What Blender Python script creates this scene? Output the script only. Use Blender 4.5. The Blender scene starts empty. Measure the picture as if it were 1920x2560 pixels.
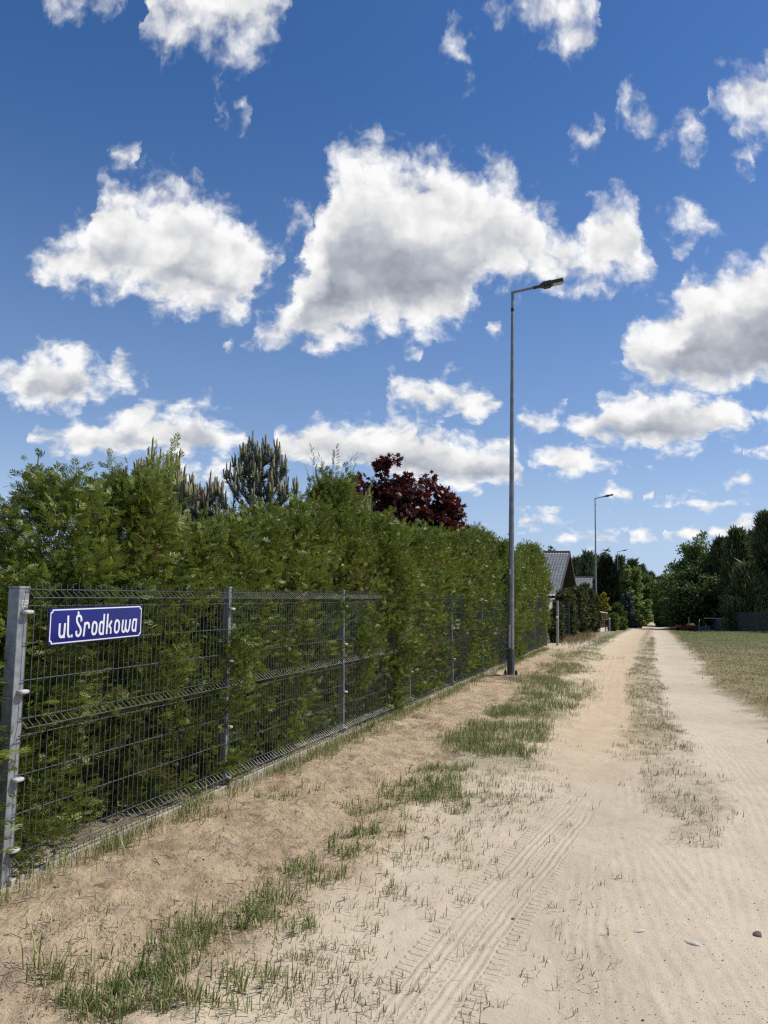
import bpy, math, random
import numpy as np
from mathutils import Matrix, Vector
random.seed(7)
RNG = np.random.default_rng(11)
SC = bpy.context.scene
COL = SC.collection

# ------------------------------------------------------------------ camera
FPX, PITCH, ROLL, CZ = 1950.0, 0.1338, 0.0264, 1.59
cam_d = bpy.data.cameras.new('camera')
cam = bpy.data.objects.new('camera', cam_d)
COL.objects.link(cam)
cam_d.sensor_fit = 'HORIZONTAL'
cam_d.sensor_width = 36.0
cam_d.lens = 36.0 * FPX / 1920.0
cam_d.clip_start = 0.05
cam_d.clip_end = 3000
cam.matrix_world = (Matrix.Translation((0, 0, CZ)) @ Matrix.Rotation(math.pi / 2 + PITCH, 4, 'X')
                    @ Matrix.Rotation(ROLL, 4, 'Z'))
SC.camera = cam

def ray(px, py):
    """direction (with y = 1) of a pixel of the 1920x2560 photograph"""
    x, y = px - 960.0, py - 1280.0
    cr, sr = math.cos(ROLL), math.sin(ROLL)
    x, y = x * cr + y * sr, -x * sr + y * cr
    c, s = math.cos(PITCH), math.sin(PITCH)
    d = np.array([x / FPX, c + s * y / FPX, s - c * y / FPX])
    return d / d[1]

# ------------------------------------------------------------------ sky
SUN_AZ, SUN_EL = math.radians(80), math.radians(54)
SUN_DIR = Vector((math.cos(SUN_EL) * math.sin(SUN_AZ), math.cos(SUN_EL) * math.cos(SUN_AZ), math.sin(SUN_EL)))
world = bpy.data.worlds.new('World')
SC.world = world
world.use_nodes = True
try:
    world.cycles.sampling_method = 'MANUAL'
    world.cycles.sample_map_resolution = 512
except Exception:
    pass

class NT:
    """small helper for building node trees"""
    def __init__(self, tree):
        self.t = tree
        self.t.nodes.clear()
    def n(self, kind, **kw):
        nd = self.t.nodes.new(kind)
        for k, v in kw.items():
            setattr(nd, k, v)
        return nd
    def l(self, a, b):
        self.t.links.new(a, b)
    def put(self, sock, v):
        if hasattr(v, 'is_linked'):
            self.l(v, sock)
        else:
            sock.default_value = v
    def m(self, op, a, b=0.0, c=None, clamp=False):
        nd = self.n('ShaderNodeMath', operation=op, use_clamp=clamp)
        self.put(nd.inputs[0], a)
        self.put(nd.inputs[1], b)
        if c is not None:
            self.put(nd.inputs[2], c)
        return nd.outputs[0]
    def vm(self, op, a, b=(0, 0, 0)):
        nd = self.n('ShaderNodeVectorMath', operation=op)
        self.put(nd.inputs[0], a)
        self.put(nd.inputs[1], b)
        return nd.outputs['Vector']
    def vs(self, a, s):
        nd = self.n('ShaderNodeVectorMath', operation='SCALE')
        self.put(nd.inputs[0], a)
        self.put(nd.inputs[3], s)
        return nd.outputs['Vector']
    def xyz(self, x, y, z=0.0):
        nd = self.n('ShaderNodeCombineXYZ')
        for s, v in zip(nd.inputs, (x, y, z)):
            self.put(s, v)
        return nd.outputs[0]
    def sep(self, v):
        nd = self.n('ShaderNodeSeparateXYZ')
        self.l(v, nd.inputs[0])
        return nd.outputs
    def noise(self, vec, scale, detail=3.0, rough=0.5, dist=0.0, dims='3D', out='Fac'):
        nd = self.n('ShaderNodeTexNoise', noise_dimensions=dims)
        if vec is not None:
            self.l(vec, nd.inputs['Vector'])
        nd.inputs['Scale'].default_value = scale
        nd.inputs['Detail'].default_value = detail
        nd.inputs['Roughness'].default_value = rough
        nd.inputs['Distortion'].default_value = dist
        return nd.outputs[out]
    def ss(self, v, a, b, lo=0.0, hi=1.0):
        nd = self.n('ShaderNodeMapRange', interpolation_type='SMOOTHSTEP')
        self.put(nd.inputs[0], v)
        for i, q in enumerate((a, b, lo, hi)):
            self.put(nd.inputs[i + 1], q)
        return nd.outputs[0]
    def mix(self, f, a, b):
        nd = self.n('ShaderNodeMix', data_type='RGBA')
        self.put(nd.inputs[0], f)
        self.put(nd.inputs[6], a if hasattr(a, 'is_linked') else tuple(a) + (1.0,) * (4 - len(a)))
        self.put(nd.inputs[7], b if hasattr(b, 'is_linked') else tuple(b) + (1.0,) * (4 - len(b)))
        return nd.outputs[2]
    def attr(self, name):
        nd = self.n('ShaderNodeAttribute', attribute_name=name)
        return nd.outputs['Fac']
    def bump(self, h, strength, dist, normal=None):
        nd = self.n('ShaderNodeBump')
        nd.inputs['Strength'].default_value = strength
        nd.inputs['Distance'].default_value = dist
        self.l(h, nd.inputs['Height'])
        if normal is not None:
            self.l(normal, nd.inputs['Normal'])
        return nd.outputs[0]

# cumulus outlines, in the pixels of a 1659 px wide copy of the photograph:
# (weight, upper edge, lower edge)
CLOUDS = [
 (1.0, [(60,-60),(110,-60),(200,-70),(275,-40)], [(60,-40),(110,2),(150,20),(200,8),(250,18),(275,0)]),
 (1.0, [(318,60),(328,-60),(400,-140),(520,-140),(600,-80),(624,-10)],
       [(318,66),(340,92),(380,108),(420,112),(470,112),(500,128),(530,140),(560,108),(590,70),(612,30),(624,0)]),
 (0.9, [(1035,-8),(1080,-60),(1180,-90),(1270,-50),(1305,5)], [(1035,0),(1090,28),(1140,55),(1180,75),(1210,98),(1240,124),(1265,114),(1282,80),(1292,48),(1305,20)]),
 (0.8, [(945,108),(975,68),(1005,88),(1032,126)], [(945,114),(985,125),(1002,160),(1015,166),(1032,136)]),
 (1.0, [(1520,225),(1560,185),(1600,150),(1660,140),(1760,130),(1840,200)], [(1520,235),(1560,255),(1600,270),(1660,282),(1760,300),(1840,260)]),
 (0.5, [(236,332),(262,328),(280,314),(298,330)], [(236,340),(262,358),(280,352),(298,338)]),
 (0.4, [(466,222),(500,208),(540,236)], [(466,232),(500,236),(540,250)]),
 (0.6, [(1232,285),(1250,264),(1296,288)], [(1232,292),(1262,306),(1296,298)]),
 (0.6, [(1330,226),(1352,214),(1376,232),(1392,240),(1420,262),(1450,268),(1500,272),(1548,288)],
       [(1330,236),(1352,248),(1376,246),(1392,270),(1420,300),(1450,290),(1480,320),(1500,306),(1548,300)]),
 (0.4, [(1560,322),(1600,318),(1625,330)], [(1560,330),(1600,344),(1625,338)]),
 (1.0, [(52,540),(100,524),(130,514),(160,494),(196,468),(208,410),(222,386),(250,402),(300,400),(350,405),(385,394),(420,405),(465,430),(480,458),(520,456),(532,490),(570,510),(600,540),(624,580)],
       [(52,548),(90,600),(140,614),(200,620),(260,632),(320,656),(380,676),(440,682),(500,694),(530,682),(552,640),(562,604),(600,598),(624,584)]),
 (1.0, [(550,700),(590,680),(620,640),(640,600),(660,560),(668,508),(690,440),(706,400),(718,350),(760,308),(820,304),(850,330),(900,345),(935,308),(965,324),(1000,360),(1035,375),(1075,348),(1115,384),(1140,420),(1165,430),(1180,470),(1200,482),(1232,524),(1262,500),(1285,428),(1340,428),(1372,440),(1386,490),(1400,540),(1420,565)],
       [(550,708),(600,736),(660,756),(700,760),(740,745),(800,712),(850,722),(900,728),(950,706),(996,702),(1022,660),(1050,614),(1110,606),(1150,612),(1200,606),(1260,622),(1290,624),(1320,602),(1350,600),(1380,596),(1420,575)]),
 (0.7, [(612,470),(640,452),(672,470)], [(612,478),(640,500),(672,486)]),
 (1.0, [(1338,732),(1370,700),(1420,680),(1470,640),(1482,590),(1516,576),(1545,600),(1562,606),(1600,560),(1640,538),(1700,530),(1850,520),(1900,640)],
       [(1338,750),(1352,796),(1380,820),(1420,846),(1500,850),(1600,846),(1660,842),(1850,850),(1900,800)]),
 (0.8, [(1418,490),(1450,470),(1490,444),(1520,466),(1552,500)], [(1418,496),(1450,515),(1490,526),(1530,512),(1552,504)]),
 (0.5, [(1056,702),(1072,692),(1096,712)], [(1056,712),(1076,722),(1096,718)]),
 (0.6, [(850,730),(880,735),(915,768)], [(850,736),(880,758),(915,774)]),
 (0.5, [(488,738),(530,735),(572,738)], [(488,742),(530,750),(572,746)]),
 (1.0, [(-160,800),(0,784),(34,779),(60,765),(75,744),(130,744),(170,750),(200,782),(238,806),(250,780),(280,800),(318,826)],
       [(-160,850),(0,850),(60,870),(120,886),(188,880),(192,852),(240,842),(270,845),(318,832)]),
 (1.0, [(833,850),(850,824),(900,824),(930,830),(960,808),(1000,814),(1030,840),(1060,865),(1082,872)], [(833,862),(870,890),(950,898),(1030,902),(1056,892),(1082,876)]),
 (1.0, [(1212,928),(1270,895),(1310,848),(1340,836),(1400,836),(1500,842),(1580,850),(1606,880),(1622,910)], [(1212,936),(1270,956),(1340,966),(1430,974),(1510,966),(1560,942),(1600,952),(1622,916)]),
 (0.9, [(1626,882),(1660,870),(1760,880)], [(1626,892),(1660,916),(1760,925)]),
 (0.8, [(1608,975),(1660,948),(1760,950)], [(1608,980),(1660,982),(1760,990)]),
 (1.0, [(58,930),(85,908),(120,930),(180,905),(250,905),(295,868),(340,885),(380,880),(440,878),(480,905),(515,940),(530,955)], [(58,955),(100,970),(160,986),(240,978),(330,982),(420,986),(490,986),(530,962)]),
 (1.0, [(586,965),(600,928),(640,918),(690,898),(740,918),(800,914),(860,904),(920,920),(970,940),(1000,956),(1030,938),(1090,945),(1110,962),(1130,1010)], [(586,985),(660,1002),(730,1008),(800,1022),(860,1032),(950,1052),(1050,1062),(1100,1048),(1130,1024)]),
 (0.9, [(1105,905),(1140,884),(1180,895),(1228,878)], [(1105,925),(1160,936),(1200,926),(1228,886)]),
 (0.9, [(1136,990),(1180,970),(1230,958),(1270,974),(1310,996),(1344,1000)], [(1136,1000),(1200,1026),(1270,1032),(1300,1016),(1344,1004)]),
 (0.9, [(320,1012),(380,1002),(450,1006),(560,1010)], [(320,1024),(380,1050),(450,1060),(560,1050)]),
 (0.8, [(1286,1066),(1320,1050),(1368,1072)], [(1286,1072),(1320,1082),(1368,1078)]),
 (0.6, [(1384,1068),(1400,1060),(1410,1072)], [(1384,1074),(1400,1080),(1410,1078)]),
 (0.7, [(1440,1088),(1500,1076),(1592,1078)], [(1440,1092),(1500,1098),(1592,1092)]),
 (0.7, [(1586,1072),(1620,1064),(1646,1076)], [(1586,1078),(1620,1084),(1646,1084)]),
 (0.7, [(1408,1096),(1430,1090),(1462,1098)], [(1408,1100),(1430,1106),(1462,1104)]),
 (0.9, [(1112,1126),(1150,1106),(1190,1104),(1246,1122)], [(1112,1134),(1150,1140),(1190,1130),(1246,1128)]),
 (0.7, [(1300,1138),(1330,1128),(1362,1138)], [(1300,1142),(1330,1148),(1362,1144)]),
 (0.7, [(1028,1130),(1050,1122),(1090,1132)], [(1028,1136),(1050,1140),(1090,1140)]),
 (0.8, [(1186,1162),(1220,1152),(1270,1158),(1336,1166)], [(1186,1174),(1220,1178),(1270,1178),(1336,1176)]),
 (0.6, [(1304,1104),(1322,1098),(1342,1104)], [(1304,1108),(1322,1112),(1342,1110)]),
 (0.6, [(1562,1030),(1596,1020),(1634,1030)], [(1562,1034),(1596,1038),(1634,1034)]),
 (0.6, [(1350,1006),(1382,1000),(1412,1010)], [(1350,1012),(1382,1018),(1412,1014)]),
 (0.8, [(1352,1158),(1390,1148),(1424,1158)], [(1352,1166),(1390,1172),(1424,1168)]),
 (0.8, [(1432,1150),(1480,1134),(1524,1144)], [(1432,1162),(1480,1170),(1524,1164)]),
 (0.8, [(1530,1136),(1590,1118),(1660,1126),(1760,1120)], [(1530,1150),(1590,1152),(1660,1152),(1760,1150)]),
 (0.5, [(1468,1064),(1490,1058),(1514,1066)], [(1468,1068),(1490,1072),(1514,1070)]),
]
U0, U1, V0, V1 = -0.75, 0.75, -0.10, 1.15

def build_world():
    t = NT(world.node_tree)
    out = t.n('ShaderNodeOutputWorld')
    bg = t.n('ShaderNodeBackground')
    t.l(bg.outputs[0], out.inputs[0])
    sky = t.n('ShaderNodeTexSky', sky_type='NISHITA', sun_disc=False)
    sky.sun_elevation = SUN_EL
    sky.sun_rotation = SUN_AZ
    sky.air_density = 1.0
    sky.dust_density = 0.15
    sky.ozone_density = 2.0
    hs = t.n('ShaderNodeHueSaturation')
    hs.inputs['Saturation'].default_value = 1.30
    hs.inputs['Value'].default_value = 0.92
    t.l(sky.outputs[0], hs.inputs['Color'])
    dirv = t.n('ShaderNodeTexCoord').outputs['Generated']
    s = t.sep(dirv)
    yy = t.m('MAXIMUM', s[1], 0.08)
    u = t.m('DIVIDE', s[0], yy)
    v = t.m('DIVIDE', s[2], yy)
    q = t.m('MAXIMUM', t.m('ADD', v, 0.22), 0.05)
    P = t.xyz(t.m('MULTIPLY', u, 1.75), t.m('MULTIPLY', t.m('LOGARITHM', t.m('ADD', q, 0.12), math.e), 1.45))
    # outline warping
    wn = t.noise(P, 9.0, 5.0, 0.62, dims='2D', out='Color')
    w = t.sep(t.vm('SUBTRACT', wn, (0.5, 0.5, 0.5)))
    amp = t.m('MULTIPLY', q, 0.075)
    uw = t.m('MULTIPLY_ADD', w[0], amp, u)
    vw = t.m('MULTIPLY_ADD', w[1], amp, v)
    un = t.m('MULTIPLY_ADD', uw, 1.0 / (U1 - U0), -U0 / (U1 - U0), clamp=True)
    # pack clouds that do not share columns into common layers
    layers = []
    for wgt, top, bot in CLOUDS:
        k = 1920.0 / 1659.0
        T = [ray(x * k, y * k) for x, y in top]
        B = [ray(x * k, y * k) for x, y in bot]
        T = [(a[0], a[2]) for a in T]
        B = [(a[0], a[2]) for a in B]
        lo = min(T[0][0], B[0][0]); hi = max(T[-1][0], B[-1][0])
        for L in layers:
            if all(hi + 0.012 < c[0] or lo - 0.012 > c[1] for c in L):
                L.append((lo, hi, wgt, T, B)); break
        else:
            layers.append([(lo, hi, wgt, T, B)])
    def fcurve(pts):
        nd = t.n('ShaderNodeFloatCurve')
        c = nd.mapping.curves[0]
        pts = [(min(max((a - U0) / (U1 - U0), 0), 1), min(max((b - V0) / (V1 - V0), 0), 1)) for a, b in pts]
        pts = [(0.0, pts[0][1])] + pts + [(1.0, pts[-1][1])]
        xs, ys, last = [], [], -1
        for a, b in pts:
            a = max(a, last + 1e-4); last = a
            xs.append(a); ys.append(b)
        c.points[0].location = (xs[0], ys[0])
        c.points[1].location = (xs[-1], ys[-1])
        for a, b in zip(xs[1:-1], ys[1:-1]):
            c.points.new(a, b)
        for p in c.points:
            p.handle_type = 'VECTOR'
        nd.mapping.update()
        t.l(un, nd.inputs['Value'])
        return nd.outputs[0]
    vn = t.m('MULTIPLY_ADD', vw, 1.0 / (V1 - V0), -V0 / (V1 - V0))
    dmax = dshade = None
    for L in layers:
        L.sort(key=lambda c: c[0])
        tp, bt = [], []
        for lo, hi, wgt, T, B in L:
            sh = (1.0 - wgt) * 0.008
            mid = 0.5 * (T[0][1] + B[0][1]); me = 0.5 * (T[-1][1] + B[-1][1])
            tp += [(lo - 0.010, mid - 0.16), (lo - 0.001, mid)] + [(a, b - sh) for a, b in T] + [(hi + 0.001, me), (hi + 0.010, me - 0.16)]
            bt += [(lo - 0.010, mid + 0.16), (lo - 0.001, mid)] + [(a, b + sh) for a, b in B] + [(hi + 0.001, me), (hi + 0.010, me + 0.16)]
        dT = t.m('SUBTRACT', fcurve(tp), vn)
        dB = t.m('SUBTRACT', vn, fcurve(bt))
        d = t.m('MINIMUM', dT, dB)
        e = t.m('MINIMUM', dT, t.m('MULTIPLY', dB, 2.4))
        dmax = d if dmax is None else t.m('MAXIMUM', dmax, d)
        dshade = e if dshade is None else t.m('MAXIMUM', dshade, e)
    k_ = t.m('DIVIDE', V1 - V0, q)
    front = t.m('MULTIPLY_ADD', dmax, k_, t.m('MULTIPLY_ADD', t.ss(v, 0.15, 0.5), 0.012, 0.006))
    fshade = t.m('MULTIPLY', dshade, k_)
    # everywhere else the sky carries the same kind of scattered cumulus
    zz = t.m('ADD', t.m('MAXIMUM', s[2], 0.0), 0.16)
    G = t.xyz(t.m('DIVIDE', s[0], zz), t.m('DIVIDE', s[1], zz))
    gen = t.m('MULTIPLY', t.m('SUBTRACT', t.noise(G, 1.5, 3.0, 0.5, dims='2D'), 0.585), 0.9)
    au = t.m('ABSOLUTE', u)
    inside = t.m('MULTIPLY', t.ss(s[1], 0.2, 0.4), t.m('MULTIPLY', t.ss(au, 0.58, 0.70, 1.0, 0.0), t.ss(v, 0.86, 1.0, 1.0, 0.0)))
    outside = t.m('MULTIPLY', gen, t.m('SUBTRACT', 1.0, inside))
    d = t.m('MULTIPLY_ADD', front, inside, outside)
    d = t.m('MINIMUM', t.m('MAXIMUM', d, -0.2), 0.4)
    ds = t.m('MINIMUM', t.m('MAXIMUM', t.m('MULTIPLY_ADD', fshade, inside, outside), -0.2), 0.5)
    Pw = t.vm('ADD', P, t.vs(wn, 0.05))
    nA = t.noise(Pw, 14.0, 8.0, 0.56, dims='2D')
    nL = t.noise(Pw, 9.0, 3.0, 0.5, dims='2D')
    nB = t.noise(t.vm('ADD', Pw, (0.030, 0.036, 0.0)), 9.0, 3.0, 0.5, dims='2D')
    vor = t.n('ShaderNodeTexVoronoi', voronoi_dimensions='2D', feature='SMOOTH_F1')
    t.l(Pw, vor.inputs['Vector'])
    vor.inputs['Scale'].default_value = 19.0
    vor.inputs['Detail'].default_value = 2.0
    vor.inputs['Roughness'].default_value = 0.55
    vor.inputs['Smoothness'].default_value = 0.35
    puff = t.m('SUBTRACT', 0.50, vor.outputs['Distance'])
    dd = t.m('ADD', d, t.m('ADD', t.m('MULTIPLY', t.m('SUBTRACT', nA, 0.48), 0.15), t.m('MULTIPLY', puff, 0.030)))
    alpha = t.ss(dd, -0.014, t.m('MULTIPLY_ADD', t.m('MAXIMUM', v, 0.0), 0.075, 0.030))
    alpha = t.m('MULTIPLY', alpha, t.ss(s[2], 0.0, 0.04))
    ds = t.m('MULTIPLY', ds, t.ss(v, 0.12, 0.55, 1.9, 1.0))
    thick = t.ss(t.m('ADD', ds, t.m('MULTIPLY', t.m('SUBTRACT', nL, 0.5), 0.30)), 0.05, 0.27)
    relief = t.m('ADD', t.m('MULTIPLY', t.m('SUBTRACT', nL, nB), 0.9), t.m('ADD', t.m('MULTIPLY', t.m('SUBTRACT', nA, 0.5), 0.26), t.m('MULTIPLY', puff, 0.16)))
    lum = t.m('ADD', t.m('SUBTRACT', 0.99, t.m('MULTIPLY', thick, 0.52)), t.m('MULTIPLY', relief, t.m('SUBTRACT', 0.75, t.m('MULTIPLY', thick, 0.35))))
    lum = t.m('MINIMUM', t.m('MAXIMUM', lum, 0.32), 1.0)
    ccol = t.mix(t.ss(lum, 0.35, 0.9), (0.86, 0.93, 1.08), (1.0, 1.0, 1.0))
    ccol = t.vs(ccol, t.m('MULTIPLY', lum, 8.6))
    # clear air: pale blue low down
    low = t.m('ADD', t.m('MULTIPLY', t.ss(s[2], 0.25, 0.0), 0.6), t.m('MULTIPLY', t.ss(s[2], 0.62, 0.0), 0.4))
    tint = t.vm('MULTIPLY', hs.outputs[0], (1.16, 0.96, 1.05))
    blue = t.mix(t.m('MULTIPLY', low, 0.85), tint, (4.0, 5.4, 7.4))
    fin = t.mix(alpha, blue, ccol)
    t.l(fin, bg.inputs['Color'])
    bg.inputs['Strength'].default_value = 0.10
build_world()

sun_d = bpy.data.lights.new('sun', 'SUN')
sun_d.energy = 4.2
sun_d.angle = math.radians(0.53)
sun_d.color = (1.0, 0.955, 0.88)
sun = bpy.data.objects.new('sun', sun_d)
COL.objects.link(sun)
sun.rotation_euler = (-SUN_DIR).to_track_quat('-Z', 'Y').to_euler()
sun.location = (30, 10, 40)

SC.view_settings.view_transform = 'Standard'
SC.view_settings.look = 'None'
SC.view_settings.exposure = 0.18
SC.view_settings.gamma = 1.0
SC.view_settings.use_curve_mapping = False
SC.render.engine = 'CYCLES'
SC.cycles.use_denoising = False
SC.cycles.filter_width = 1.3
SC.cycles.sample_clamp_indirect = 3.0
SC.cycles.max_bounces = 7
SC.cycles.diffuse_bounces = 3
SC.cycles.glossy_bounces = 2
SC.cycles.transmission_bounces = 3
SC.cycles.caustics_reflective = False
SC.cycles.caustics_refractive = False
SC.cycles.use_adaptive_sampling = True
SC.cycles.adaptive_threshold = 0.015

# ------------------------------------------------------------------ helpers
def fbm(x, y, scale, octs=4, rough=0.5, seed=0):
    """value noise, -1..1"""
    x = np.asarray(x, float) * scale; y = np.asarray(y, float) * scale
    tot = np.zeros(np.broadcast(x, y).shape); amp = 1.0; norm = 0.0
    for o in range(octs):
        xi = np.floor(x).astype(np.int64); yi = np.floor(y).astype(np.int64)
        fx = x - xi; fy = y - yi
        fx = fx * fx * (3 - 2 * fx); fy = fy * fy * (3 - 2 * fy)
        def h(a, b):
            n = (a * 374761393 + b * 668265263 + (seed + o * 17) * 1442695041) & 0x7fffffff
            n = ((n ^ (n >> 13)) * 1274126177) & 0x7fffffff
            n = n ^ (n >> 16)
            return (n & 0xffff) / 32767.5 - 1.0
        tot += amp * ((h(xi, yi) * (1 - fx) + h(xi + 1, yi) * fx) * (1 - fy) + (h(xi, yi + 1) * (1 - fx) + h(xi + 1, yi + 1) * fx) * fy)
        norm += amp; amp *= rough; x = x * 2.03 + 5.1; y = y * 2.03 + 1.7
    return tot / norm

def sstep(v, a, b):
    t = np.clip((np.asarray(v, float) - a) / (b - a), 0, 1)
    return t * t * (3 - 2 * t)

PROF_Y = [-60, -10, 0, 16, 26, 36, 46.5, 60, 80, 100, 150, 220, 330, 700]
PROF_Z = [-1.2, -0.25, 0.0, 0.50, 0.80, 0.93, 1.02, 1.10, 1.28, 1.75, 3.3, 5.6, 7.5, 10.0]
def base_z(x, y):
    """the lie of the land, without ruts"""
    x = np.asarray(x, float); y = np.asarray(y, float)
    z = np.interp(y, PROF_Y, PROF_Z)
    xr = 0.40 * y                       # right of the lane the meadow climbs a little
    z = z + 0.045 * np.clip(x - xr, 0, 14) * sstep(y, 25, 60)
    return z

T_GRID = np.concatenate([np.arange(1.0, 12, 0.02), 12 * 1.004 ** np.arange(0, 900)])
def ground_pts(px, py):
    """where the rays through photo pixels first meet the ground: (n,3)"""
    px = np.atleast_1d(np.asarray(px, float)); py = np.atleast_1d(np.asarray(py, float))
    x, y = px - 960.0, py - 1280.0
    cr, sr = math.cos(ROLL), math.sin(ROLL)
    x, y = x * cr + y * sr, -x * sr + y * cr
    c, s = math.cos(PITCH), math.sin(PITCH)
    d = np.stack([x / FPX, c + s * y / FPX, s - c * y / FPX], 1); d /= d[:, 1:2]
    out = np.empty((len(px), 3))
    for i0 in range(0, len(px), 2000):
        q = d[i0:i0 + 2000]
        below = CZ + q[:, 2:3] * T_GRID[None] <= base_z(q[:, 0:1] * T_GRID[None], np.broadcast_to(T_GRID[None], (len(q), len(T_GRID))))
        k = np.where(below.any(1), below.argmax(1), len(T_GRID) - 1)
        t = T_GRID[k]
        out[i0:i0 + 2000] = np.stack([q[:, 0] * t, t, base_z(q[:, 0] * t, t)], 1)
    return out
def ground_pt(px, py):
    return ground_pts(px, py)[0]

K = 1920.0 / 1659.0
def poly_from_px(pts):
    return np.array([ground_pt(x * K, y * K)[:2] for x, y in pts])

def polydist(x, y, poly):
    """signed lateral distance and arc length to a polyline"""
    best = np.full(x.shape, 1e9); lat = np.full(x.shape, 1e9); arc = np.zeros(x.shape); a0 = 0.0
    for (ax, ay), (bx, by) in zip(poly[:-1], poly[1:]):
        dx, dy = bx - ax, by - ay; L = math.hypot(dx, dy)
        if L < 1e-6: continue
        tt = np.clip(((x - ax) * dx + (y - ay) * dy) / L ** 2, 0, 1)
        ex, ey = x - (ax + tt * dx), y - (ay + tt * dy)
        dd = np.hypot(ex, ey); side = -np.sign(dx * ey - dy * ex)   # positive on the left when looking up the lane
        mk = dd < best
        best = np.where(mk, dd, best); lat = np.where(mk, side * dd, lat); arc = np.where(mk, a0 + tt * L, arc)
        a0 += L
    return lat, arc

# ------------------------------------------------------------------ mesh building
def mesh_np(name, verts, faces_list, rnd=None, smooth=False, attrs=None):
    """faces_list: arrays (n,k); rnd: per-vertex float attribute"""
    me = bpy.data.meshes.new(name)
    verts = np.ascontiguousarray(verts, dtype=np.float32)
    me.vertices.add(len(verts))
    me.vertices.foreach_set('co', verts.ravel())
    faces_list = [np.asarray(f, dtype=np.int32) for f in faces_list if len(f)]
    nl = sum(f.size for f in faces_list); npoly = sum(len(f) for f in faces_list)
    me.loops.add(nl); me.polygons.add(npoly)
    me.loops.foreach_set('vertex_index', np.concatenate([f.ravel() for f in faces_list]))
    tot = np.concatenate([np.full(len(f), f.shape[1], np.int32) for f in faces_list])
    st = np.concatenate([[0], np.cumsum(tot)[:-1]]).astype(np.int32)
    me.polygons.foreach_set('loop_start', st)
    try:
        me.polygons.foreach_set('loop_total', tot)
    except Exception:
        pass
    if smooth:
        me.polygons.foreach_set('use_smooth', np.ones(npoly, bool))
    allattr = dict(attrs or {})
    if rnd is not None:
        allattr['rnd'] = rnd
    for k, a in allattr.items():
        at = me.attributes.new(k, 'FLOAT', 'POINT')
        at.data.foreach_set('value', np.ascontiguousarray(a, dtype=np.float32))
    me.update(calc_edges=True)
    return me

def link(name, data, mat=None, parent=None):
    o = bpy.data.objects.new(name, data)
    COL.objects.link(o)
    if mat is not None and data is not None and not data.materials:
        data.materials.append(mat)
    if parent is not None:
        o.parent = parent
    return o

def tag(o, label, cat, group=None, kind=None):
    o['label'] = label
    o['category'] = cat
    if group: o['group'] = group
    if kind: o['kind'] = kind
    return o

def empty(name, loc, rz=0.0):
    o = bpy.data.objects.new(name, None)
    COL.objects.link(o)
    o.empty_display_size = 0.2
    o.location = loc
    o.rotation_euler = (0, 0, rz)
    return o

class MB:
    """collects simple solids into one mesh"""
    def __init__(self):
        self.v = []; self.f = []; self.n = 0
    def add(self, v, faces):
        v = np.asarray(v, float).reshape(-1, 3)
        self.v.append(v)
        self.f += [tuple(i + self.n for i in fc) for fc in faces]
        self.n += len(v)
    def frustum(self, c0, half0, c1, half1, ex, ey):
        """box-like solid between two rectangles with axes ex, ey"""
        ex = np.array(ex, float); ey = np.array(ey, float)
        v = []
        for c, (a, b) in ((np.array(c0, float), half0), (np.array(c1, float), half1)):
            v += [c - ex * a - ey * b, c + ex * a - ey * b, c + ex * a + ey * b, c - ex * a + ey * b]
        self.add(v, [(3, 2, 1, 0), (4, 5, 6, 7), (0, 1, 5, 4), (1, 2, 6, 5), (2, 3, 7, 6), (3, 0, 4, 7)])
    def box(self, lo, hi):
        lo = np.array(lo, float); hi = np.array(hi, float); c = (lo + hi) / 2; h = (hi - lo) / 2
        self.frustum((c[0], c[1], lo[2]), (h[0], h[1]), (c[0], c[1], hi[2]), (h[0], h[1]), (1, 0, 0), (0, 1, 0))
    def tube(self, pts, rad, sides=5, cap=True):
        pts = np.asarray(pts, float); n = len(pts)
        rad = np.broadcast_to(np.asarray(rad, float), (n,))
        tan = np.gradient(pts, axis=0) if n > 2 else np.repeat((pts[-1:] - pts[:1]), n, 0)
        tan /= np.linalg.norm(tan, axis=1)[:, None] + 1e-12
        ref = np.array([0.0, 0, 1]) if abs(tan[0][2]) < 0.9 else np.array([1.0, 0, 0])
        v = []
        for i in range(n):
            a = np.cross(tan[i], ref); a /= np.linalg.norm(a) + 1e-12
            b = np.cross(tan[i], a)
            for k in range(sides):
                th = 2 * math.pi * (k + 0.5) / sides
                v.append(pts[i] + (a * math.cos(th) + b * math.sin(th)) * rad[i])
        f = []
        for i in range(n - 1):
            for k in range(sides):
                k2 = (k + 1) % sides
                f.append((i * sides + k2, i * sides + k, (i + 1) * sides + k, (i + 1) * sides + k2))
        if cap:
            f.append(tuple(range(sides))); f.append(tuple((n - 1) * sides + k for k in reversed(range(sides))))
        self.add(v, f)
    def prism(self, outline, origin, ex, ey, ez, depth):
        """outline (x,y) extruded by depth along ez"""
        o = np.array(origin, float); ex = np.array(ex, float); ey = np.array(ey, float); ez = np.array(ez, float)
        n = len(outline)
        v = [o + ex * a + ey * b for a, b in outline] + [o + ex * a + ey * b + ez * depth for a, b in outline]
        f = [tuple(reversed(range(n))), tuple(range(n, 2 * n))]
        f += [(k, (k + 1) % n, n + (k + 1) % n, n + k) for k in range(n)]
        self.add(v, f)
    def mesh(self, name, smooth=False):
        me = bpy.data.meshes.new(name)
        me.from_pydata(np.concatenate(self.v).tolist(), [], self.f)
        if smooth:
            me.polygons.foreach_set('use_smooth', np.ones(len(me.polygons), bool))
        me.update()
        return me
    def build(self, name, mat, parent=None, smooth=False, bevel=0.0):
        o = link(name, self.mesh(name, smooth), mat, parent)
        if bevel:
            md = o.modifiers.new('bevel', 'BEVEL'); md.width = bevel; md.segments = 2; md.limit_method = 'ANGLE'
        return o

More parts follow.
